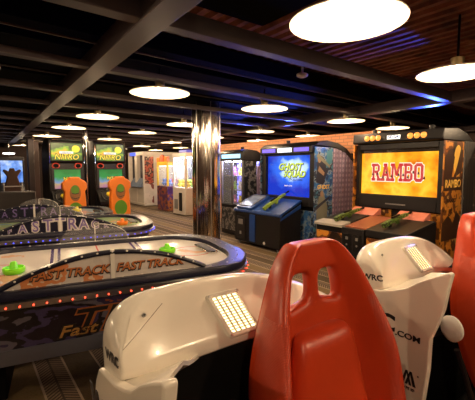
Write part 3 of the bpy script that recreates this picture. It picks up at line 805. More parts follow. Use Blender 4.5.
# --- orange screen machine
root = shoot_cabinet('shooting_cabinet', 2.96, 5.22, 0.69, 'shooting arcade machine with orange screen and row of round orange lights', (-0.63, 0.60, 1.09, 1.785), (0.88, 1.875), None, None, None, 1.88, 0.5, 0.92, None)
SO = screen_orange()
b = B(SO); b.box(-0.63, 0.60, 0.03, 0.055, 1.09, 1.735); scr = b.build('screen', root)
b = B(mat('screen_reflection', (0.015, 0.008, 0.005), 0.15)); b.box(-0.63, 0.60, 0.032, 0.055, 1.735, 1.785); b.build('screen_reflection', root)  # dark reflection along the top of the glass, painted as a strip
fr = front(-0.03, 0.029, 0)
TW = glow('screen_letter_white', (1.0, 0.80, 0.62), 1.1); TR = glow('screen_letter_red', (0.55, 0.03, 0.03), 1.0); TB = glow('screen_letter_brown', (0.10, 0.02, 0.015), 0.8)
b = B(TW); slab_word(b, 'RAMBO', fr, 0.83, 0.27, 0, 1.435, 0.0, 0.002, 0.32)
b.use(TR); slab_word(b, 'RAMBO', fr, 0.83, 0.27, 0, 1.435, 0.002, 0.002, -0.02)
b.use(TB)
random.seed(3)
for i in range(11):
    xx = -0.40 + 0.08 * i + random.uniform(-0.02, 0.02); yy = 1.335 + random.uniform(0, 0.10)
    b.flat([(xx, yy), (xx + 0.035, yy - 0.005), (xx + 0.028, yy + 0.03), (xx + 0.012, yy + 0.045)], fr @ Matrix.Translation((0, 0, 0.004)), 0.001)
b.build('lettering', scr)
b = B(BLACK)
b.prism([(-0.12, 1.875), (-0.14, 1.90), (-0.12, 2.035), (0.30, 2.06), (0.60, 2.0), (0.85, 1.88)], 'x', -0.70, 0.70); mq = b.build('marquee_hood', root, bev=0.012)
OL = glow('orange_dome', (1.0, 0.36, 0.06), 1.1, (0.5, 0.15, 0.03)); WL = glow('white_sign', (1.0, 0.9, 0.75), 2.0)
for xc in (-0.44, -0.345, -0.25, 0.25, 0.345, 0.44):
    b = B(OL); b.lathe([(0.042, 0.0), (0.040, -0.018), (0.026, -0.033), (0.0, -0.038)], (xc, -0.128, 1.955), 20, 'y'); b.build('dome_light', mq)
b = B(WL); b.box(-0.10, 0.10, -0.142, -0.128, 1.925, 1.982); sg = b.build('sign', mq)
b = B(mat('sign_blue', (0.02, 0.05, 0.35), 0.4)); b.text('SEGA', 0.062, front(0, -0.1425, 1.953), off=0.002, ext=0.001, sx=1.15); b.build('lettering', sg)
b = B(ARTO); b.box(0.692, 0.705, -0.10, 0.50, 0.12, 1.87); sp = b.build('side_panel', root)
fs = frame((0.7055, 0.2, 1.15), (0, 1, 0), (0, 0, 1))
BRN = mat('brown_print', (0.055, 0.022, 0.012), 0.4)
b = B(BRN); b.rect(-0.28, 0.28, 0.04, 0.23, fs, 0.0024); b.use(mat('gold_print', (0.85, 0.50, 0.10), 0.4)); b.text('RAMBO', 0.15, fs, 0, 0.13, off=0.004, ext=0.001, sx=0.95, z=0.003); b.use(BRN).text('RAMBO', 0.08, fs, -0.02, -0.10, off=0.003, ext=0.001, z=0.001)
YEL = mat('yellow_print', (0.85, 0.50, 0.08), 0.4); BRN = mat('brown_print', (0.055, 0.022, 0.012), 0.4)
b.use(YEL).ell(0.12, 0.45, 0.13, 0.22, fs, 0.0012); b.use(BRN).flat([(-0.28, 0.15), (-0.05, 0.22), (0.02, 0.5), (-0.1, 0.62), (-0.28, 0.5)], fs, 0.0014); b.flat([(0.0, 0.2), (0.26, 0.3), (0.28, 0.6), (0.2, 0.62), (0.12, 0.42)], fs, 0.0016)
b.flat([(-0.28, -0.65), (0.28, -0.65), (0.28, -0.35), (0.15, -0.25), (0.05, -0.42), (-0.1, -0.3), (-0.28, -0.4)], fs, 0.0014)
b.build('side_print', sp)
b = B(ARTO); b.box(-0.705, -0.692, -0.10, 0.50, 0.12, 1.87); b.build('side_panel', root)
for xx in (0.66, -0.715):
    b = B(STUD_G); b.box(xx, xx + 0.055, 0.52, 0.90, 0.05, 1.88); b.build('studded_side', root, bev=0.006)
for x0, x1 in ((0.16, 0.64), (-0.66, -0.10)):
    b = B(ARTO); b.box(x0, x1, 0.04, 0.062, 0.12, 0.86); b.build('lower_panel', root)
b = B(GREY); b.box(-0.16, 0.16, -0.034, -0.03, 0.945, 0.965); b.build('name_plate', root)

# --- blue screen machine
root = shoot_cabinet('shooting_cabinet', 5.03, 4.97, 0.71, 'shooting arcade machine with blue screen and blue printed side panel', (-0.59, 0.58, 0.965, 1.735), (0.80, 1.78), None, None, None, 1.80, 0.45, 1.08, None)
b = B(screen_blue()); b.box(-0.59, 0.58, 0.03, 0.055, 0.965, 1.735); scr = b.build('screen', root)
fr = front(0.09, 0.0295, 1.43)
YG = glow('screen_letter_yellow', (0.65, 0.80, 0.06), 1.0); DG = glow('screen_letter_dark', (0.01, 0.03, 0.15), 0.6)
b = B(DG)
for t_, s_, x_, y_, st in (('GHOST', 0.185, -0.06, 0.09, 0.25), ('SQUAD', 0.165, 0.05, -0.045, 0.25)):
    b.use(DG).text(t_, s_, fr, x_ + 0.008, y_ - 0.008, off=0.012, ext=0.0008, shear=st); b.use(YG).text(t_, s_, fr, x_, y_, off=0.004, ext=0.0008, shear=st, z=0.002)
b.use(DG).text('EVOLUTION', 0.06, fr, 0.10, -0.15, off=0.001, ext=0.0008); b.use(TW).text('INSERT COIN', 0.035, fr, -0.10, -0.27, ext=0.0008)
b.build('lettering', scr)
b = B(BLACK); b.box(-0.70, 0.70, -0.10, 0.10, 1.765, 1.895); mq = b.build('marquee', root, bev=0.01)
b = B(glow('violet_sign', (0.16, 0.10, 0.9), 1.1)); b.box(-0.62, -0.24, -0.108, -0.098, 1.80, 1.87); b.build('side_sign', mq)
b = B(glow('violet_sign', (0.16, 0.10, 0.9), 1.1)); b.box(0.26, 0.62, -0.108, -0.098, 1.80, 1.87); b.build('side_sign', mq)
b = B(glow('pale_sign', (0.85, 0.95, 1.0), 1.6)); b.box(-0.17, 0.20, -0.110, -0.098, 1.795, 1.875); b.build('sign', mq)
b = B(BLACK)
topc = [(-0.06, 1.90), (0.05, 1.965), (0.25, 1.99), (0.55, 1.96), (0.80, 1.87), (0.98, 1.74), (1.10, 1.60), (1.10, 1.50), (0.98, 1.64), (0.78, 1.78), (0.50, 1.86), (0.2, 1.885)]
b.prism(topc, 'x', -0.74, 0.74); b.build('canopy', root, bev=0.01)
b = B(ARTB); b.box(0.712, 0.728, -0.06, 0.43, 0.10, 1.87); sp = b.build('side_panel', root)
fs = frame((0.7285, 0.18, 1.0), (0, 1, 0), (0, 0, 1))
SKIN = mat('tan_print', (0.32, 0.20, 0.13), 0.4); DKB = mat('dark_print', (0.03, 0.03, 0.05), 0.4); TEAL = mat('teal_print', (0.06, 0.22, 0.30), 0.4); GRYP = mat('khaki_print', (0.22, 0.21, 0.16), 0.4)
b = B(DKB); b.flat([(-0.2, 0.25), (-0.02, 0.2), (0.1, 0.42), (0.05, 0.58), (-0.06, 0.72), (-0.18, 0.6)], fs, 0.001)
b.use(SKIN).ell(-0.12, 0.66, 0.05, 0.07, fs, 0.0016, 14); b.flat([(-0.16, 0.45), (0.0, 0.36), (0.02, 0.42), (-0.12, 0.54)], fs, 0.0016)
b.use(GRYP).flat([(-0.20, 0.70), (0.16, 0.50), (0.18, 0.54), (-0.16, 0.76)], fs, 0.002)
b.use(YEL).text('GHOST', 0.10, fs, 0.0, 0.16, off=0.003, ext=0.001); b.use(TEAL).flat([(0.06, 0.5), (0.22, 0.6), (0.22, 0.85), (0.08, 0.8)], fs, 0.0012)
b.use(GRYP).flat([(-0.16, -0.8), (0.10, -0.8), (0.12, -0.2), (0.02, 0.02), (-0.12, 0.0), (-0.18, -0.3)], fs, 0.0014); b.use(SKIN).ell(-0.04, 0.04, 0.045, 0.06, fs, 0.002, 14); b.use(DKB).flat([(-0.2, -0.25), (0.16, -0.05), (0.17, 0.0), (-0.2, -0.18)], fs, 0.0024)
b.build('side_print', sp)
b = B(ARTB); b.box(-0.728, -0.712, -0.06, 0.43, 0.10, 1.87); b.build('side_panel', root)
b = B(STUD_P)
for k_ in range(5):
    y = 0.44 + 0.128 * k_
    b.box(0.69, 0.735, y, y + 0.118, 0.05, 1.86 - max(0, k_ - 1) * 0.06)
b.build('studded_side', root, bev=0.012)
b = B(STUD_P); b.box(-0.735, -0.69, 0.44, 1.06, 0.05, 1.62); b.build('studded_side', root, bev=0.012)
b = B(ARTB); b.box(0.05, 0.66, 0.035, 0.062, 0.10, 0.72); b.build('lower_panel', root)
tube_light('tube_light', (5.45, 2.34, 1.95), (5.80, 2.34, 1.95), 'short violet tube light on top of the orange screen machine, right end')
def added_uplight(x, y, z, label, aim, w):  # unseen fittings, added to cast blue on the ceiling beams and rails
    root = empty('added_uplight', (x, y, z), 0, label, 'light', 'added blue lights')
    b = B(BLACK); b.lathe([(0.0, 0.0), (0.035, 0.0), (0.04, 0.06), (0.036, 0.06), (0.034, 0.045), (0.0, 0.045)], n=16); b.build('housing', root)
    b = B(glow('blue_lens', (0.05, 0.08, 1.0), 12)); b.cyl((0, 0, 0.045), 0.033, 0.006, n=16); b.build('lens', root)
    L = bpy.data.lights.new('blue_spot', 'SPOT'); L.energy = BLUE_W * w; L.color = (0.05, 0.10, 1.0); L.spot_size = R(60); L.spot_blend = 0.5; L.shadow_soft_size = 0.03
    lo = bpy.data.objects.new('blue_spot', L); COL.objects.link(lo); lo.parent = root; lo.location = (0, 0, 0.07); lo.rotation_euler = (Vector(aim) - Vector((x, y, z + 0.07))).to_track_quat('-Z', 'Y').to_euler()
added_uplight(5.38, 2.55, 2.05, 'added blue light on top of the orange screen machine, near its right end', (3.3, 2.07, 2.31), 22)
added_uplight(5.38, 3.45, 2.05, 'added blue light on top of the orange screen machine, near its left end', (4.95, 4.8, 2.30), 12)
added_uplight(5.25, 5.30, 1.985, 'added blue light on top of the canopy of the blue screen machine', (3.9, 4.6, 2.31), 14)
added_uplight(5.05, 6.55, 1.91, 'added blue light on top of the black arched prize cabinet', (3.2, 5.2, 2.31), 14)
b = B(BLACK)
# ------------------------------------------------------------------ gun consoles and toy rifles
b.bm.free()
root = empty('gun_console', (4.36, 5.20, 0), -90, 'blue topped gun console with tilted display in front of the blue screen machine', 'gun console', 'gun consoles'); root.scale = (1, 0.87, 1)
b = B(BLACK); b.prism([(0.0, 0.06), (0.0, 0.64), (0.06, 0.69), (0.56, 0.89), (0.60, 0.85), (0.60, 0.06)], 'x', -0.70, 0.62); b.build('console_body', root, bev=0.01)
b = B(BLUE); b.prism([(-0.03, 0.655), (-0.02, 0.695), (0.57, 0.925), (0.60, 0.90), (0.58, 0.885), (0.06, 0.685), (0.0, 0.635)], 'x', -0.72, 0.64); b.build('console_top', root, bev=0.008)
sl = math.atan2(0.23, 0.59)
def slope(x, y): return frame((x, y, 0.695 + (y + 0.02) * 0.39 + 0.001), (1, 0, 0), (0, 0.59, 0.23))
b = B(BLUE); T = slope(-0.40, 0.27); b.loops([[T @ Vector((p[0], p[1], z)) for p in rrect(0.25, 0.30, 0.05, 4)] for z in (0.0, 0.05)]); ds = b.build('display_housing', root, bev=0.008)
k = NT('display_glow'); k.rm(0.2); k.base((0.12, 0.13, 0.16)); k.emit(k.ramp(k.noise(9, 4), [(0.35, (0.05, 0.07, 0.12)), (0.5, (0.22, 0.26, 0.34)), (0.7, (0.42, 0.40, 0.42))]), 0.35)
b = B(k.m); b.rect(-0.17, 0.17, -0.22, 0.22, T @ Matrix.Translation((0, 0, 0.05)), 0.006); b.build('display', ds)
b = B(GREY); 
for s_ in ((-0.19, -0.17, -0.24, 0.24), (0.17, 0.19, -0.24, 0.24), (-0.19, 0.19, -0.24, -0.22), (-0.19, 0.19, 0.22, 0.24)): b.rect(*s_, T @ Matrix.Translation((0, 0, 0.05)), 0.012)
b.build('display_frame', ds)
b = B(ORL); T = slope(0.02, 0.44); b.ell(0, 0, 0.08, 0.05, T, 0.006); b.build('badge', root)
b = B(DARKGREY); b.box(-0.62, -0.36, -0.015, 0.0, 0.12, 0.55); cd = b.build('coin_door', root, bev=0.006)
b = B(GREY); b.box(-0.56, -0.42, -0.022, -0.014, 0.40, 0.50); b.box(-0.52, -0.47, -0.024, -0.014, 0.20, 0.26); b.build('coin_slot', cd)
b = B(WPLAST); b.ell(-0.55, 0.10, 0.04, 0.05, front(0.45, -0.001, 0.22), 0.003); b.ell(0.1, 0.0, 0.03, 0.03, front(0.1, -0.001, 0.12), 0.003); b.build('sticker', root)
b = B(BLUE); b.prism([(-0.012, 0.10), (-0.012, 0.62), (0.0, 0.62), (0.0, 0.10)], 'x', -0.22, -0.06); b.build('blue_strip', root)
b = B(BLUE); b.prism([(0.0, 0.58), (0.02, 0.62), (0.58, 0.84), (0.58, 0.78)], 'x', 0.62, 0.632); b.build('blue_strip', root, bev=0)
for sx in (-0.6, 0.52):
    for sy in (0.06, 0.52):
        b = B(GREY); b.cyl((sx, sy, 0.0), 0.025, 0.065, n=12); b.build('foot', root)
RIFM = mat('olive_plastic', (0.22, 0.32, 0.03), 0.4)
def rifle(loc, rz, pitch, m, label, flip=1):
    root = empty('toy_rifle', loc, rz, label, 'toy gun', 'toy rifles on the consoles'); root.rotation_euler = (R(pitch), 0, R(rz))
    # lies along local +Y, on its side slightly
    b = B(m); b.prism([(-0.28, 0.02), (-0.30, 0.085), (-0.16, 0.10), (0.16, 0.10), (0.18, 0.085), (0.18, 0.05), (0.02, 0.04), (-0.10, 0.045), (-0.14, 0.04)], 'x', -0.026, 0.026); b.build('receiver', root, bev=0.008)
    b = B(m); b.prism([(0.16, 0.05), (0.16, 0.098), (0.30, 0.092), (0.30, 0.055)], 'x', -0.03, 0.03); b.build('handguard', root, bev=0.008)
    b = B(BLACK); b.cyl((0, 0.29, 0.075), 0.013, 0.12, 'y', 10); b.cyl((0, 0.38, 0.075), 0.018, 0.03, 'y', 10); b.build('barrel', root)
    b = B(m); b.prism([(0.02, 0.05), (0.09, 0.05), (0.07, 0.0), (0.01, 0.0)], 'x', -0.018, 0.018); b.build('magazine', root, bev=0.004)
    b = B(BLACK); b.prism([(-0.14, 0.05), (-0.09, 0.05), (-0.12, 0.0), (-0.17, 0.005)], 'x', -0.017, 0.017); b.build('grip', root, bev=0.004)
    b = B(BLACK); b.box(-0.012, 0.012, -0.08, 0.10, 0.10, 0.125); b.build('sight', root, bev=0.004)
    return root
def crt(o): return o
rifle((4.36 + 0.27, 5.20 - 0.20, 0.822), -90, 24, RIFM, 'green toy rifle resting on the blue console')
# console of the orange screen machine
root = empty('gun_console', (4.25, 2.95, 0), -90, 'black gun console with coin box in front of the orange screen machine', 'gun console', 'gun consoles')
b = B(BLACK); b.prism([(0.0, 0.05), (0.0, 0.665), (0.70, 0.775), (0.78, 0.775), (0.78, 0.05)], 'x', -0.72, 0.68); b.build('console_body', root, bev=0.01)
b = B(mat('pale_ledge', (0.42, 0.38, 0.34), 0.45)); b.prism([(-0.03, 0.66), (-0.03, 0.70), (0.18, 0.733), (0.18, 0.69)], 'x', -0.74, -0.24); b.build('pale_ledge', root, bev=0.006)
b = B(DARKGREY); b.prism([(-0.03, 0.60), (-0.03, 0.69), (0.70, 0.80), (0.70, 0.77), (0.0, 0.66), (0.0, 0.60)], 'x', 0.14, 0.70); b.build('gun_tray', root, bev=0.006)
b = B(DARKGREY); b.prism([(0.18, 0.69), (0.18, 0.725), (0.70, 0.805), (0.70, 0.77)], 'x', -0.74, -0.24); b.build('gun_tray', root, bev=0.006)
b = B(DARKGREY); b.box(-0.22, 0.13, -0.05, 0.0, 0.02, 0.68); cb = b.build('coin_box', root, bev=0.008)
b = B(BLACK); b.box(-0.19, -0.06, -0.058, -0.05, 0.10, 0.30); b.box(-0.19, -0.06, -0.058, -0.05, 0.36, 0.60); b.box(-0.03, 0.10, -0.058, -0.05, 0.36, 0.60); b.box(-0.03, 0.10, -0.058, -0.05, 0.10, 0.30); b.build('coin_door', cb, bev=0.004)
b = B(GREY)
for xx in (-0.125, 0.035):
    b.box(xx - 0.02, xx + 0.02, -0.064, -0.057, 0.52, 0.56); b.cyl((xx, -0.064, 0.45), 0.014, 0.007, 'y', 10); b.cyl((xx, -0.064, 0.2), 0.012, 0.007, 'y', 10)
b.build('coin_slot', cb)
b = B(mat('red_brown_panel', (0.35, 0.10, 0.05), 0.35)); b.prism([(0.02, 0.675), (0.02, 0.69), (0.66, 0.79), (0.66, 0.775)], 'x', -0.21, 0.12); b.build('centre_panel', root)
GLOW_PINK = mat('screen_glow_panel', (0.75, 0.24, 0.17), 0.35)  # pink of the screen's glow, put into the panel colour
for x0, x1 in ((-0.60, -0.16), (0.16, 0.58)):
    b = B(GLOW_PINK); b.prism([(0.62, 0.79), (0.64, 0.81), (0.78, 0.885), (0.82, 0.885), (0.82, 0.78)], 'x', x0, x1); b.build('raised_panel', root, bev=0.006)
for x0, x1 in ((-0.70, -0.24), (0.15, 0.66)):
    b = B(ARTO); b.box(x0, x1, -0.012, 0.0, 0.10, 0.58); b.build('front_print', root)
for y, lab in ((0.34, 'camouflage toy rifle on the right tray of the console below the orange screen'), (-0.42, 'camouflage toy rifle on the left tray, next to the pale ledge')):
    rifle((4.25 + 0.36, 2.95 - y, 0.745), -90, 9, CAMO, lab)

# ------------------------------------------------------------------ nitro racing cabinets with orange seats
def marquee_mat():
    k = NT('racing_marquee'); k.rm(0.3); k.base((0.02, 0.02, 0.02)); c = k.xyz(k.coord())
    d = k.math('ADD', k.math('ABSOLUTE', k.math('ADD', c[0], 0.05)), k.math('MULTIPLY', k.math('ABSOLUTE', k.math('SUBTRACT', c[2], 1.78)), 2.0))
    d = k.math('ADD', d, k.math('MULTIPLY', k.math('SUBTRACT', k.noise(9, 3), 0.5), 0.5))
    k.emit(k.ramp(d, [(0.04, (0.85, 0.15, 0.005)), (0.14, (0.80, 0.48, 0.005)), (0.26, (0.25, 0.50, 0.005)), (0.36, (0.015, 0.09, 0.004))]), 0.9)
    return k.m
MQ = marquee_mat()
k = NT('racing_screen'); k.rm(0.2); k.base((0.02, 0.02, 0.02)); zz = k.xyz(k.coord())[2]
hz = k.math('ADD', zz, k.math('MULTIPLY', k.math('SUBTRACT', k.noise(6, 3), 0.5), 0.25))
k.emit(k.ramp(k.math('MULTIPLY', k.math('SUBTRACT', hz, 1.05), 2.2), [(0.10, (0.45, 0.18, 0.30)), (0.30, (0.55, 0.40, 0.15)), (0.42, (0.18, 0.30, 0.55)), (0.60, (0.02, 0.30, 0.06)), (0.85, (0.01, 0.20, 0.03))], 'LINEAR'), 0.8)
NSCR = k.m
def nitro(x, label):
    root = empty('racing_cabinet', (x, 8.02, 0), 0, label, 'arcade machine', 'racing arcade machines')
    b = B(BLACK)
    b.prism([(0.0, 0.0), (0.0, 1.05), (0.05, 1.6), (0.0, 1.63), (0.0, 2.02), (0.08, 2.09), (0.55, 2.09), (0.75, 1.9), (0.85, 1.0), (0.85, 0.0)], 'x', -0.335, 0.335); b.build('cabinet_body', root, bev=0.012)
    b = B(MQ); b.box(-0.29, 0.29, -0.012, 0.004, 1.655, 2.0); mq = b.build('marquee', root, bev=0.02)
    fr = front(0, -0.0125, 1.72)
    b = B(glow('marquee_dark', (0.03, 0.02, 0.01), 0.5))
    DK = b.mats[0]; WH = glow('marquee_white', (0.95, 0.92, 0.8), 1.0); YY = glow('marquee_yellow', (1.0, 0.75, 0.02), 1.1)
    b.text('NITRO', 0.150, fr, -0.01, 0.0, off=0.012, ext=0.0008, shear=0.2); b.use(YY).text('NITRO', 0.150, fr, -0.01, 0.0, off=0.0, ext=0.0008, shear=0.2, z=0.002)
    b.use(WH).rect(-0.14, 0.12, 0.072, 0.115, fr, 0.003); b.use(DK).text('nicktoons', 0.042, fr, -0.01, 0.095, ext=0.0008, z=0.003)
    b.use(YY).ell(0.17, 0.17, 0.075, 0.07, fr, 0.002)
    b.build('lettering', mq)
    b = B(CHROME); b.tube([(-0.325, -0.006, 1.60), (-0.325, -0.006, 1.98), (-0.27, -0.006, 2.07), (0.27, -0.006, 2.07), (0.325, -0.006, 1.98), (0.325, -0.006, 1.60)], 0.012, 8); b.build('chrome_trim', root)
    for sx in (-0.21, 0.21):
        b = B(mat('red_ring', (0.45, 0.04, 0.02), 0.3)); b.torus((sx, 0.02, 1.545), 0.062, 0.014, 'y', 20, 6); sp = b.build('speaker_ring', root); sp.scale = (1, 1, 0.8); sp.location = (0, 0, 0.309)
        b = B(MATTE); b.cyl((sx, 0.012, 1.545), 0.055, 0.02, 'y', 20); b.build('speaker', sp)
    b = B(DARKGREY)
    for a in ((-0.30, -0.25, 1.05, 1.50), (0.25, 0.30, 1.05, 1.50), (-0.25, 0.25, 1.47, 1.50), (-0.25, 0.25, 1.05, 1.085)): b.box(a[0], a[1], -0.02, 0.03, a[2], a[3])
    b.build('screen_bezel', root)
    b = B(NSCR); b.box(-0.25, 0.25, 0.0, 0.02, 1.085, 1.47); sc = b.build('screen', root)
    b = B(YY); fr = front(0.05, -0.002, 1.28); b.use(DK).text('NITRO', 0.085, fr, 0.0, 0.0, off=0.010, ext=0.0008); b.use(YY).text('NITRO', 0.085, fr, 0.0, 0.0, ext=0.0008, z=0.002); b.build('lettering', sc)
    b = B(BLACK); b.prism([(0.0, 0.55), (-0.26, 0.72), (-0.26, 0.80), (0.0, 1.05)], 'x', -0.32, 0.32); b.build('control_panel', root, bev=0.012)
    b = B(DARKGREY); b.torus((-0.10, 0, 0), 0.14, 0.016, 'y', 24, 8)
    for a in (90, 210, 330): b.tube([(-0.10, 0, 0), (-0.10 + 0.14 * math.cos(R(a)), 0, 0.14 * math.sin(R(a)))], 0.012, 6)
    w_ = b.build('steering_wheel', root); w_.location = (-0.06, -0.30, 0.95); w_.rotation_euler = (R(-25), 0, 0)
    b = B(mat('yellow_hub', (0.75, 0.60, 0.02), 0.3)); b.ball((-0.10, -0.02, 0), 0.05, 12, sy=0.5); b.build('wheel_hub', w_)
    for sx in (-0.22, 0.22):
        b = B(BLACK); b.box(sx - 0.10, sx + 0.10, -0.24, 0.0, 0.0, 0.62); b.build('leg', root, bev=0.01)
    return root
nitro(1.70, 'left racing cabinet with green and yellow lit marquee, behind the left orange seat')
nitro(2.57, 'right racing cabinet with green and yellow lit marquee, nearer the white booth')
def orange_seat(x, y, label):
    root = empty('driver_seat', (x, y, 0), 0, label, 'seat', 'orange driver seats')
    b = B(ORANGE)
    P = [(-0.17, 0.45), (-0.20, 0.62), (-0.185, 0.98), (-0.175, 1.07), (-0.215, 1.12), (-0.215, 1.22), (-0.165, 1.27), (-0.10, 1.30), (-0.085, 1.335), (0.085, 1.335), (0.10, 1.30), (0.165, 1.27), (0.215, 1.22), (0.215, 1.12), (0.175, 1.07), (0.185, 0.98), (0.20, 0.62), (0.17, 0.45)]
    b.prism(P, 'y', 0.0, 0.13); bk = b.build('backrest', root, bev=0.03, seg=3)
    GD = mat('green_decal', (0.10, 0.26, 0.02), 0.35); BD = mat('brown_decal', (0.26, 0.10, 0.03), 0.4)
    fr = front(0, -0.001, 0)
    b = B(GD); b.ell(0, 0.72, 0.125, 0.15, fr, 0.004, 28); b.use(BD).ell(0.0, 1.04, 0.095, 0.15, fr, 0.003, 28); b.use(GD).ell(0.0, 1.10, 0.07, 0.085, fr, 0.005, 24)
    b.use(INK); b.flat([(-0.07, 0.965), (0.0, 0.945), (0.07, 0.965), (0.07, 0.955), (0.0, 0.93), (-0.07, 0.955)], fr, 0.006)
    b.flat([(-0.06, 1.03), (0.0, 1.015), (0.06, 1.03), (0.06, 1.045), (0.0, 1.03), (-0.06, 1.045)], fr, 0.006)
    b.build('decal', bk)
    b = B(ORANGE); b.box(-0.20, 0.20, 0.05, 0.46, 0.36, 0.48); b.build('seat_pan', root, bev=0.04, seg=3)
    b = B(BLACK); b.box(-0.16, 0.16, 0.08, 0.42, 0.0, 0.37); b.build('pedestal', root, bev=0.01)
    return root
orange_seat(1.635, 7.16, 'left orange driver seat with green disc, before the left racing cabinet')
orange_seat(2.475, 7.16, 'right orange driver seat with green disc, before the right racing cabinet')
b = B(CHROME); b.cyl((0, 0, 0), 0.05, 2.3, n=20); tag(b.build('post', loc=(2.16, 8.35, 0)), 'slim chrome post between the two racing cabinets', 'post')

# ------------------------------------------------------------------ prize machines along the brick side
INNER = glow('cool_inner_light', (0.80, 0.82, 1.0), 22)
INNERW = glow('warm_inner_light', (1.0, 0.90, 0.75), 6)
PL = [mat('plush_%s' % n, c, 0.9) for n, c in (('pink', (0.7, 0.15, 0.3)), ('yellow', (0.75, 0.6, 0.08)), ('blue', (0.1, 0.2, 0.65)), ('green', (0.3, 0.6, 0.1)), ('white', (0.75, 0.72, 0.7)), ('red', (0.6, 0.06, 0.04)))]
def plush(loc, r, m, label, group):
    b = B(m); b.ball((0, 0, r * 0.9), r, 10, sz=0.95); b.ball((0, 0, r * 2.1), r * 0.72, 10)
    for s_ in (-1, 1):
        b.ball((s_ * r * 0.55, 0, r * 2.7), r * 0.28, 8); b.ball((s_ * r * 0.95, -r * 0.2, r * 1.0), r * 0.32, 8); b.ball((s_ * r * 0.5, -r * 0.7, r * 0.3), r * 0.34, 8)
    return tag(b.build('plush_toy', loc=loc), label, 'plush toy', group)
def prize(name, x0, y0, w, d, h, zb, label, bodym, postm, inner, basem):
    """front looks to -x; empty at the front middle"""
    root = empty(name, (x0, y0, 0), -90, label, 'prize machine', 'prize machines')
    hw_ = w / 2
    b = B(basem); b.box(-hw_, hw_, 0, d, 0.02, zb); base = b.build('base', root, bev=0.015)
    b = B(bodym); b.box(-hw_, hw_, 0, d, h - 0.14, h); b.build('top', root, bev=0.015)
    for sx in (-1, 1):
        for yy in (0.03, d - 0.03):
            b = B(postm); b.box(sx * (hw_ - 0.03) - 0.03, sx * (hw_ - 0.03) + 0.03, yy - 0.03, yy + 0.03, zb, h - 0.13); b.build('post', root, bev=0.006)
    b = B(inner); b.box(-hw_ + 0.06, hw_ - 0.06, 0.08, d - 0.08, h - 0.155, h - 0.142); b.build('inner_light', root)
    b = B(mat('pale_back', (0.6, 0.6, 0.66), 0.5)); b.box(-hw_ + 0.05, hw_ - 0.05, d - 0.045, d - 0.03, zb, h - 0.13); b.build('back_panel', root)
    for a in ((-hw_ + 0.06, hw_ - 0.06, 0.012, 0.018), ):
        b = B(GLASS); b.box(a[0], a[1], a[2], a[3], zb, h - 0.14); b.build('glass_pane', root)
    for sx in (-1, 1):
        b = B(GLASS); b.box(sx * (hw_ - 0.015) - 0.003, sx * (hw_ - 0.015) + 0.003, 0.06, d - 0.06, zb, h - 0.14); b.build('glass_pane', root)
    b = B(CHROME); b.cyl((0, d / 2, h - 0.42), 0.012, 0.27, n=8); b.ball((0, d / 2, h - 0.43), 0.035, 8)
    for a in range(3):
        t = 2 * math.pi * a / 3; c, s_ = math.cos(t), math.sin(t)
        b.tube([(0.02 * c, d / 2 + 0.02 * s_, h - 0.44), (0.08 * c, d / 2 + 0.08 * s_, h - 0.49), (0.04 * c, d / 2 + 0.04 * s_, h - 0.56)], 0.008, 6)
    b.build('claw', root)
    return root
WH2 = mat('cream_cabinet', (0.62, 0.55, 0.48), 0.4)
root = prize('claw_machine', 5.50, 10.45, 0.86, 0.80, 1.98, 0.88, 'tall white claw machine with bright inside, nearest left of the chrome pillar', WH2, WH2, INNER, WH2)
b = B(BLACK); b.box(0.02, 0.20, -0.025, 0.0, 0.14, 0.72); b.build('coin_door', root, bev=0.008)
b = B(GREY); b.box(-0.32, -0.08, -0.012, 0.0, 0.18, 0.50); b.build('prize_flap', root, bev=0.006)
b = B(glow('violet_topper', (0.12, 0.10, 0.5), 0.8)); b.box(-0.26, 0.26, 0.15, 0.6, 1.98, 2.08); b.build('topper', root, bev=0.02)
for i in range(9):
    plush((5.50 + 0.18 + 0.22 * (i % 3), 10.45 - 0.25 + 0.25 * (i // 3), 0.885), 0.085, PL[(i * 2 + 1) % 6], 'plush toy lying inside the bright white claw machine', 'plush toys in the white claw machine')
YC = mat('yellow_frame', (0.72, 0.46, 0.03), 0.4)
PURP = art('purple_swirl', [(0.04, 0.008, 0.06), (0.07, 0.02, 0.11), (0.28, 0.09, 0.02), (0.03, 0.006, 0.05)], 5, 12.0)
root = prize('claw_machine', 5.55, 11.80, 0.84, 0.80, 1.72, 0.88, 'yellow framed claw machine with purple base, beside the white booth', YC, YC, INNERW, PURP)
b = B(mat('red_topper', (0.6, 0.10, 0.03), 0.4)); b.lathe([(0.16, -0.05), (0.16, 0.03), (0.0, 0.04)], (-0.05, 0.06, 1.80), 20, 'y', True); b.use(ORANGE).box(-0.42, -0.22, 0.0, 0.1, 1.70, 1.86); b.use(ORANGE).box(0.16, 0.42, 0.0, 0.1, 1.72, 1.90); b.build('topper', root, bev=0.01)
for i in range(6):
    plush((5.55 + 0.20 + 0.30 * (i % 2), 11.80 - 0.22 + 0.22 * (i // 2), 0.885), 0.085, PL[(i * 3 + 2) % 6], 'plush toy lying inside the yellow framed claw machine', 'plush toys in the yellow claw machine')
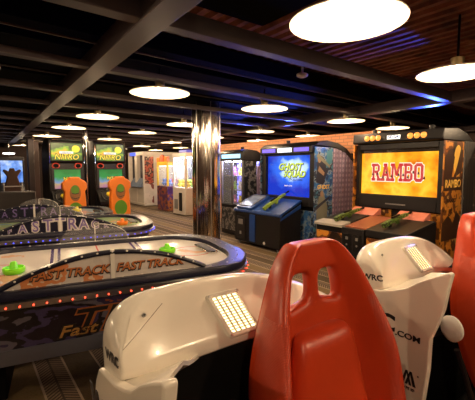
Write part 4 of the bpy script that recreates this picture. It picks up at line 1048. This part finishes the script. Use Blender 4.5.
# glass prize game right of the pillar, arched black cabinet with blue light
root = empty('prize_cabinet', (4.75, 6.55, 0), -90, 'black arched prize cabinet lit blue inside, just right of the chrome pillar', 'prize machine', 'prize machines')
b = B(BLACK); b.box(-0.42, 0.42, 0, 0.85, 0.02, 0.70); b.build('base', root, bev=0.015)
b = B(ARTK); b.box(-0.36, 0.36, -0.008, 0.0, 0.12, 0.62); b.build('front_print', root)
b = B(BLACK); b.prism([(-0.02, 1.66), (-0.02, 1.84), (0.10, 1.90), (0.35, 1.88), (0.62, 1.76), (0.85, 1.58), (0.85, 1.50), (0.6, 1.64)], 'x', -0.44, 0.44); tp = b.build('top', root, bev=0.012)
b = B(glow('cyan_sign', (0.35, 0.75, 1.0), 1.8)); b.box(-0.34, 0.34, -0.032, -0.02, 1.715, 1.80); sg = b.build('sign', tp)
b = B(INK); b.text('PRIZE ZONE', 0.075, front(0, -0.0325, 1.757), ext=0.001); b.bm.free()
b = B(ARTK); b.box(0.40, 0.43, 0.03, 0.36, 0.70, 1.68); b.build('side_panel', root)
b = B(BLACK); b.box(-0.43, -0.40, 0.03, 0.85, 0.70, 1.68); b.build('side_panel', root)
b = B(STUD_P); b.box(0.395, 0.435, 0.38, 0.85, 0.05, 1.55); b.build('studded_side', root, bev=0.01)
b = B(art('blue_backdrop', [(0.02, 0.03, 0.25), (0.10, 0.08, 0.7), (0.35, 0.35, 0.9), (0.03, 0.10, 0.5)], 7, 3.0, 1.2)); b.box(-0.40, 0.40, 0.45, 0.47, 0.70, 1.66); b.build('back_panel', root)
for xx in (-0.42, -0.01, 0.36):
    b = B(SILVER); b.box(xx, xx + 0.05, 0.0, 0.03, 0.70, 1.68); b.build('post', root)
for x0, x1 in ((-0.37, -0.01), (0.04, 0.36)):
    b = B(GLASS); b.box(x0, x1, 0.012, 0.018, 0.70, 1.66); b.build('glass_pane', root)
b = B(INNER); b.box(-0.36, 0.36, 0.08, 0.40, 1.645, 1.655); b.build('inner_light', root)
for zz_ in (1.00, 1.32):
    b = B(SILVER); b.box(-0.39, 0.39, 0.10, 0.44, zz_, zz_ + 0.015); b.build('shelf', root)
i = 0
for zz_ in (0.70, 1.016, 1.336):
    for xx in (-0.26, 0.0, 0.24):
        plush((4.75 + 0.26, 6.55 - xx, zz_), 0.065, PL[i % 6], 'plush prize on a shelf of the blue lit cabinet', 'prizes in the blue lit cabinet'); i += 1

# white photo booth
root = empty('photo_booth', (5.60, 14.35, 0), -90, 'big white booth with two dark openings and red printed end, left of yellow claw machine', 'booth')
b = B(WH2); b.box(-0.82, 0.82, 0.0, 1.5, 0.02, 0.12); b.box(-0.82, 0.82, 0.0, 1.5, 2.0, 2.14); b.box(-0.82, -0.74, 0, 1.5, 0.12, 2.0); b.box(0.72, 0.80, 0, 1.5, 0.12, 2.0); b.box(-0.10, 0.10, 0, 1.5, 0.12, 2.0); b.box(-0.74, 0.72, 0.02, 0.10, 0.12, 0.75); b.build('shell', root, bev=0.015)
b = B(mat('grey_curtain', (0.035, 0.033, 0.045), 0.7)); b.box(-0.74, -0.10, 0.16, 0.20, 0.75, 2.0); b.build('curtain', root)
b = B(mat('grey_curtain', (0.035, 0.033, 0.045), 0.7)); b.box(0.10, 0.72, 0.16, 0.20, 0.75, 2.0); b.build('curtain', root)
b = B(mat('blue_grey_panel', (0.14, 0.18, 0.26), 0.4)); b.prism([(0.02, 0.75), (-0.12, 0.75), (0.12, 1.10)], 'x', -0.5, 0.66); b.build('sloped_panel', root)
b = B(glow('blue_topper_sign', (0.10, 0.16, 0.9), 1.2)); b.box(-0.55, 0.05, -0.02, 0.0, 1.99, 2.12); b.build('sign', root)
b = B(art('red_portrait_print', [(0.25, 0.02, 0.02), (0.45, 0.10, 0.05), (0.06, 0.02, 0.02), (0.5, 0.32, 0.2)], 5, 9.0)); b.box(0.80, 0.812, 0.05, 0.42, 0.9, 1.95); b.use(art('pale_swirl_print', [(0.55, 0.48, 0.42), (0.6, 0.52, 0.46), (0.2, 0.05, 0.04)], 4, 2.0)).box(0.80, 0.812, 0.05, 0.42, 0.10, 0.9); b.build('end_print', root)
# far end: big monitor, throne seat, dividers
k = NT('far_screen'); k.rm(0.2); k.base((0.02, 0.02, 0.02)); k.emit(k.ramp(k.noise(3.5, 4), [(0.35, (0.04, 0.14, 0.55)), (0.5, (0.16, 0.36, 0.9)), (0.65, (0.55, 0.70, 0.95))]), 0.9)
root = empty('projection_machine', (1.32, 14.3, 0), 0, 'far machine with wide blue screen at the left end of the room', 'arcade machine')
b = B(BLACK); b.box(-0.40, 0.36, 0.0, 0.6, 0.0, 1.88); b.build('cabinet_body', root, bev=0.02)
b = B(k.m); b.box(-0.33, 0.30, -0.015, 0.0, 1.02, 1.75); b.build('screen', root)
b = B(BLACK); b.prism([(-0.4, 0.6), (0.0, 0.6), (0.0, 1.0), (-0.2, 0.85)], 'x', -0.36, 0.32); b.build('control_panel', root, bev=0.01)
root = empty('throne_seat', (1.16, 12.6, 0), 0, 'brown horned ride seat standing before the far blue screen', 'seat')
b = B(mat('brown_hide', (0.10, 0.045, 0.025), 0.6)); b.prism([(-0.18, 0.4), (-0.22, 0.9), (-0.13, 1.25), (-0.24, 1.42), (-0.20, 1.47), (-0.08, 1.40), (-0.06, 1.50), (0.06, 1.50), (0.08, 1.40), (0.20, 1.47), (0.24, 1.42), (0.13, 1.25), (0.22, 0.9), (0.18, 0.4)], 'y', 0, 0.14); b.build('backrest', root, bev=0.03)
b = B(mat('brown_hide_dark', (0.06, 0.03, 0.02), 0.6)); b.box(-0.22, 0.22, 0.0, 0.5, 0.0, 0.5); b.build('seat_base', root, bev=0.03)
b = B(WPLAST)
for sx in (-0.24, 0.22): b.box(sx, sx + 0.02, -0.12, -0.10, 0.0, 1.10)
b.box(-0.24, 0.24, -0.12, -0.10, 0.95, 0.98); b.build('white_rail', root)
b = B(glow('far_white_light', (1.0, 0.95, 0.9), 4)); b.lathe([(0.0, -0.02), (0.16, 0.0), (0.16, 0.03), (0.0, 0.03)], (1.15, 13.2, 1.93), 20); b.use(BLACK).cyl((1.15, 13.2, 1.96), 0.015, 0.50, n=8); tag(b.build('display_light'), 'white round light hanging above the far blue screen', 'lamp')
for i_, (x_, y_, w_, c_) in enumerate(((1.50, 11.3, 0.07, (0.05, 0.03, 0.03)), (1.66, 11.6, 0.07, (0.09, 0.05, 0.04)), (1.86, 11.0, 0.12, (0.30, 0.21, 0.15)))):
    b = B(mat('divider_%d' % i_, c_, 0.5)); b.box(x_ - w_, x_ + w_, y_, y_ + 0.3, 0, 2.3 if i_ < 2 else 2.0); struct(b.build('partition', bev=0.01), 'narrow partition panel left of the racing cabinets')
b = B(MATTE); b.box(-0.07, 0.07, -0.10, 0, -0.12, 0.12); b.use(GREY).cyl((0, -0.10, 0.0), 0.045, -0.01, 'y', 14); tag(b.build('wall_speaker', loc=(1.78, 11.0, 1.62)), 'small black speaker on the beige partition left of the racing cabinets', 'speaker')
b = B(mat('dark_bench_leather', (0.03, 0.022, 0.02), 0.5)); b.box(-0.55, 0.40, 0, 0.35, 0.0, 0.95); bn = b.build('low_counter', bev=0.03, loc=(0.98, 9.9, 0)); tag(bn, 'low dark counter in front of the far blue screen', 'counter')
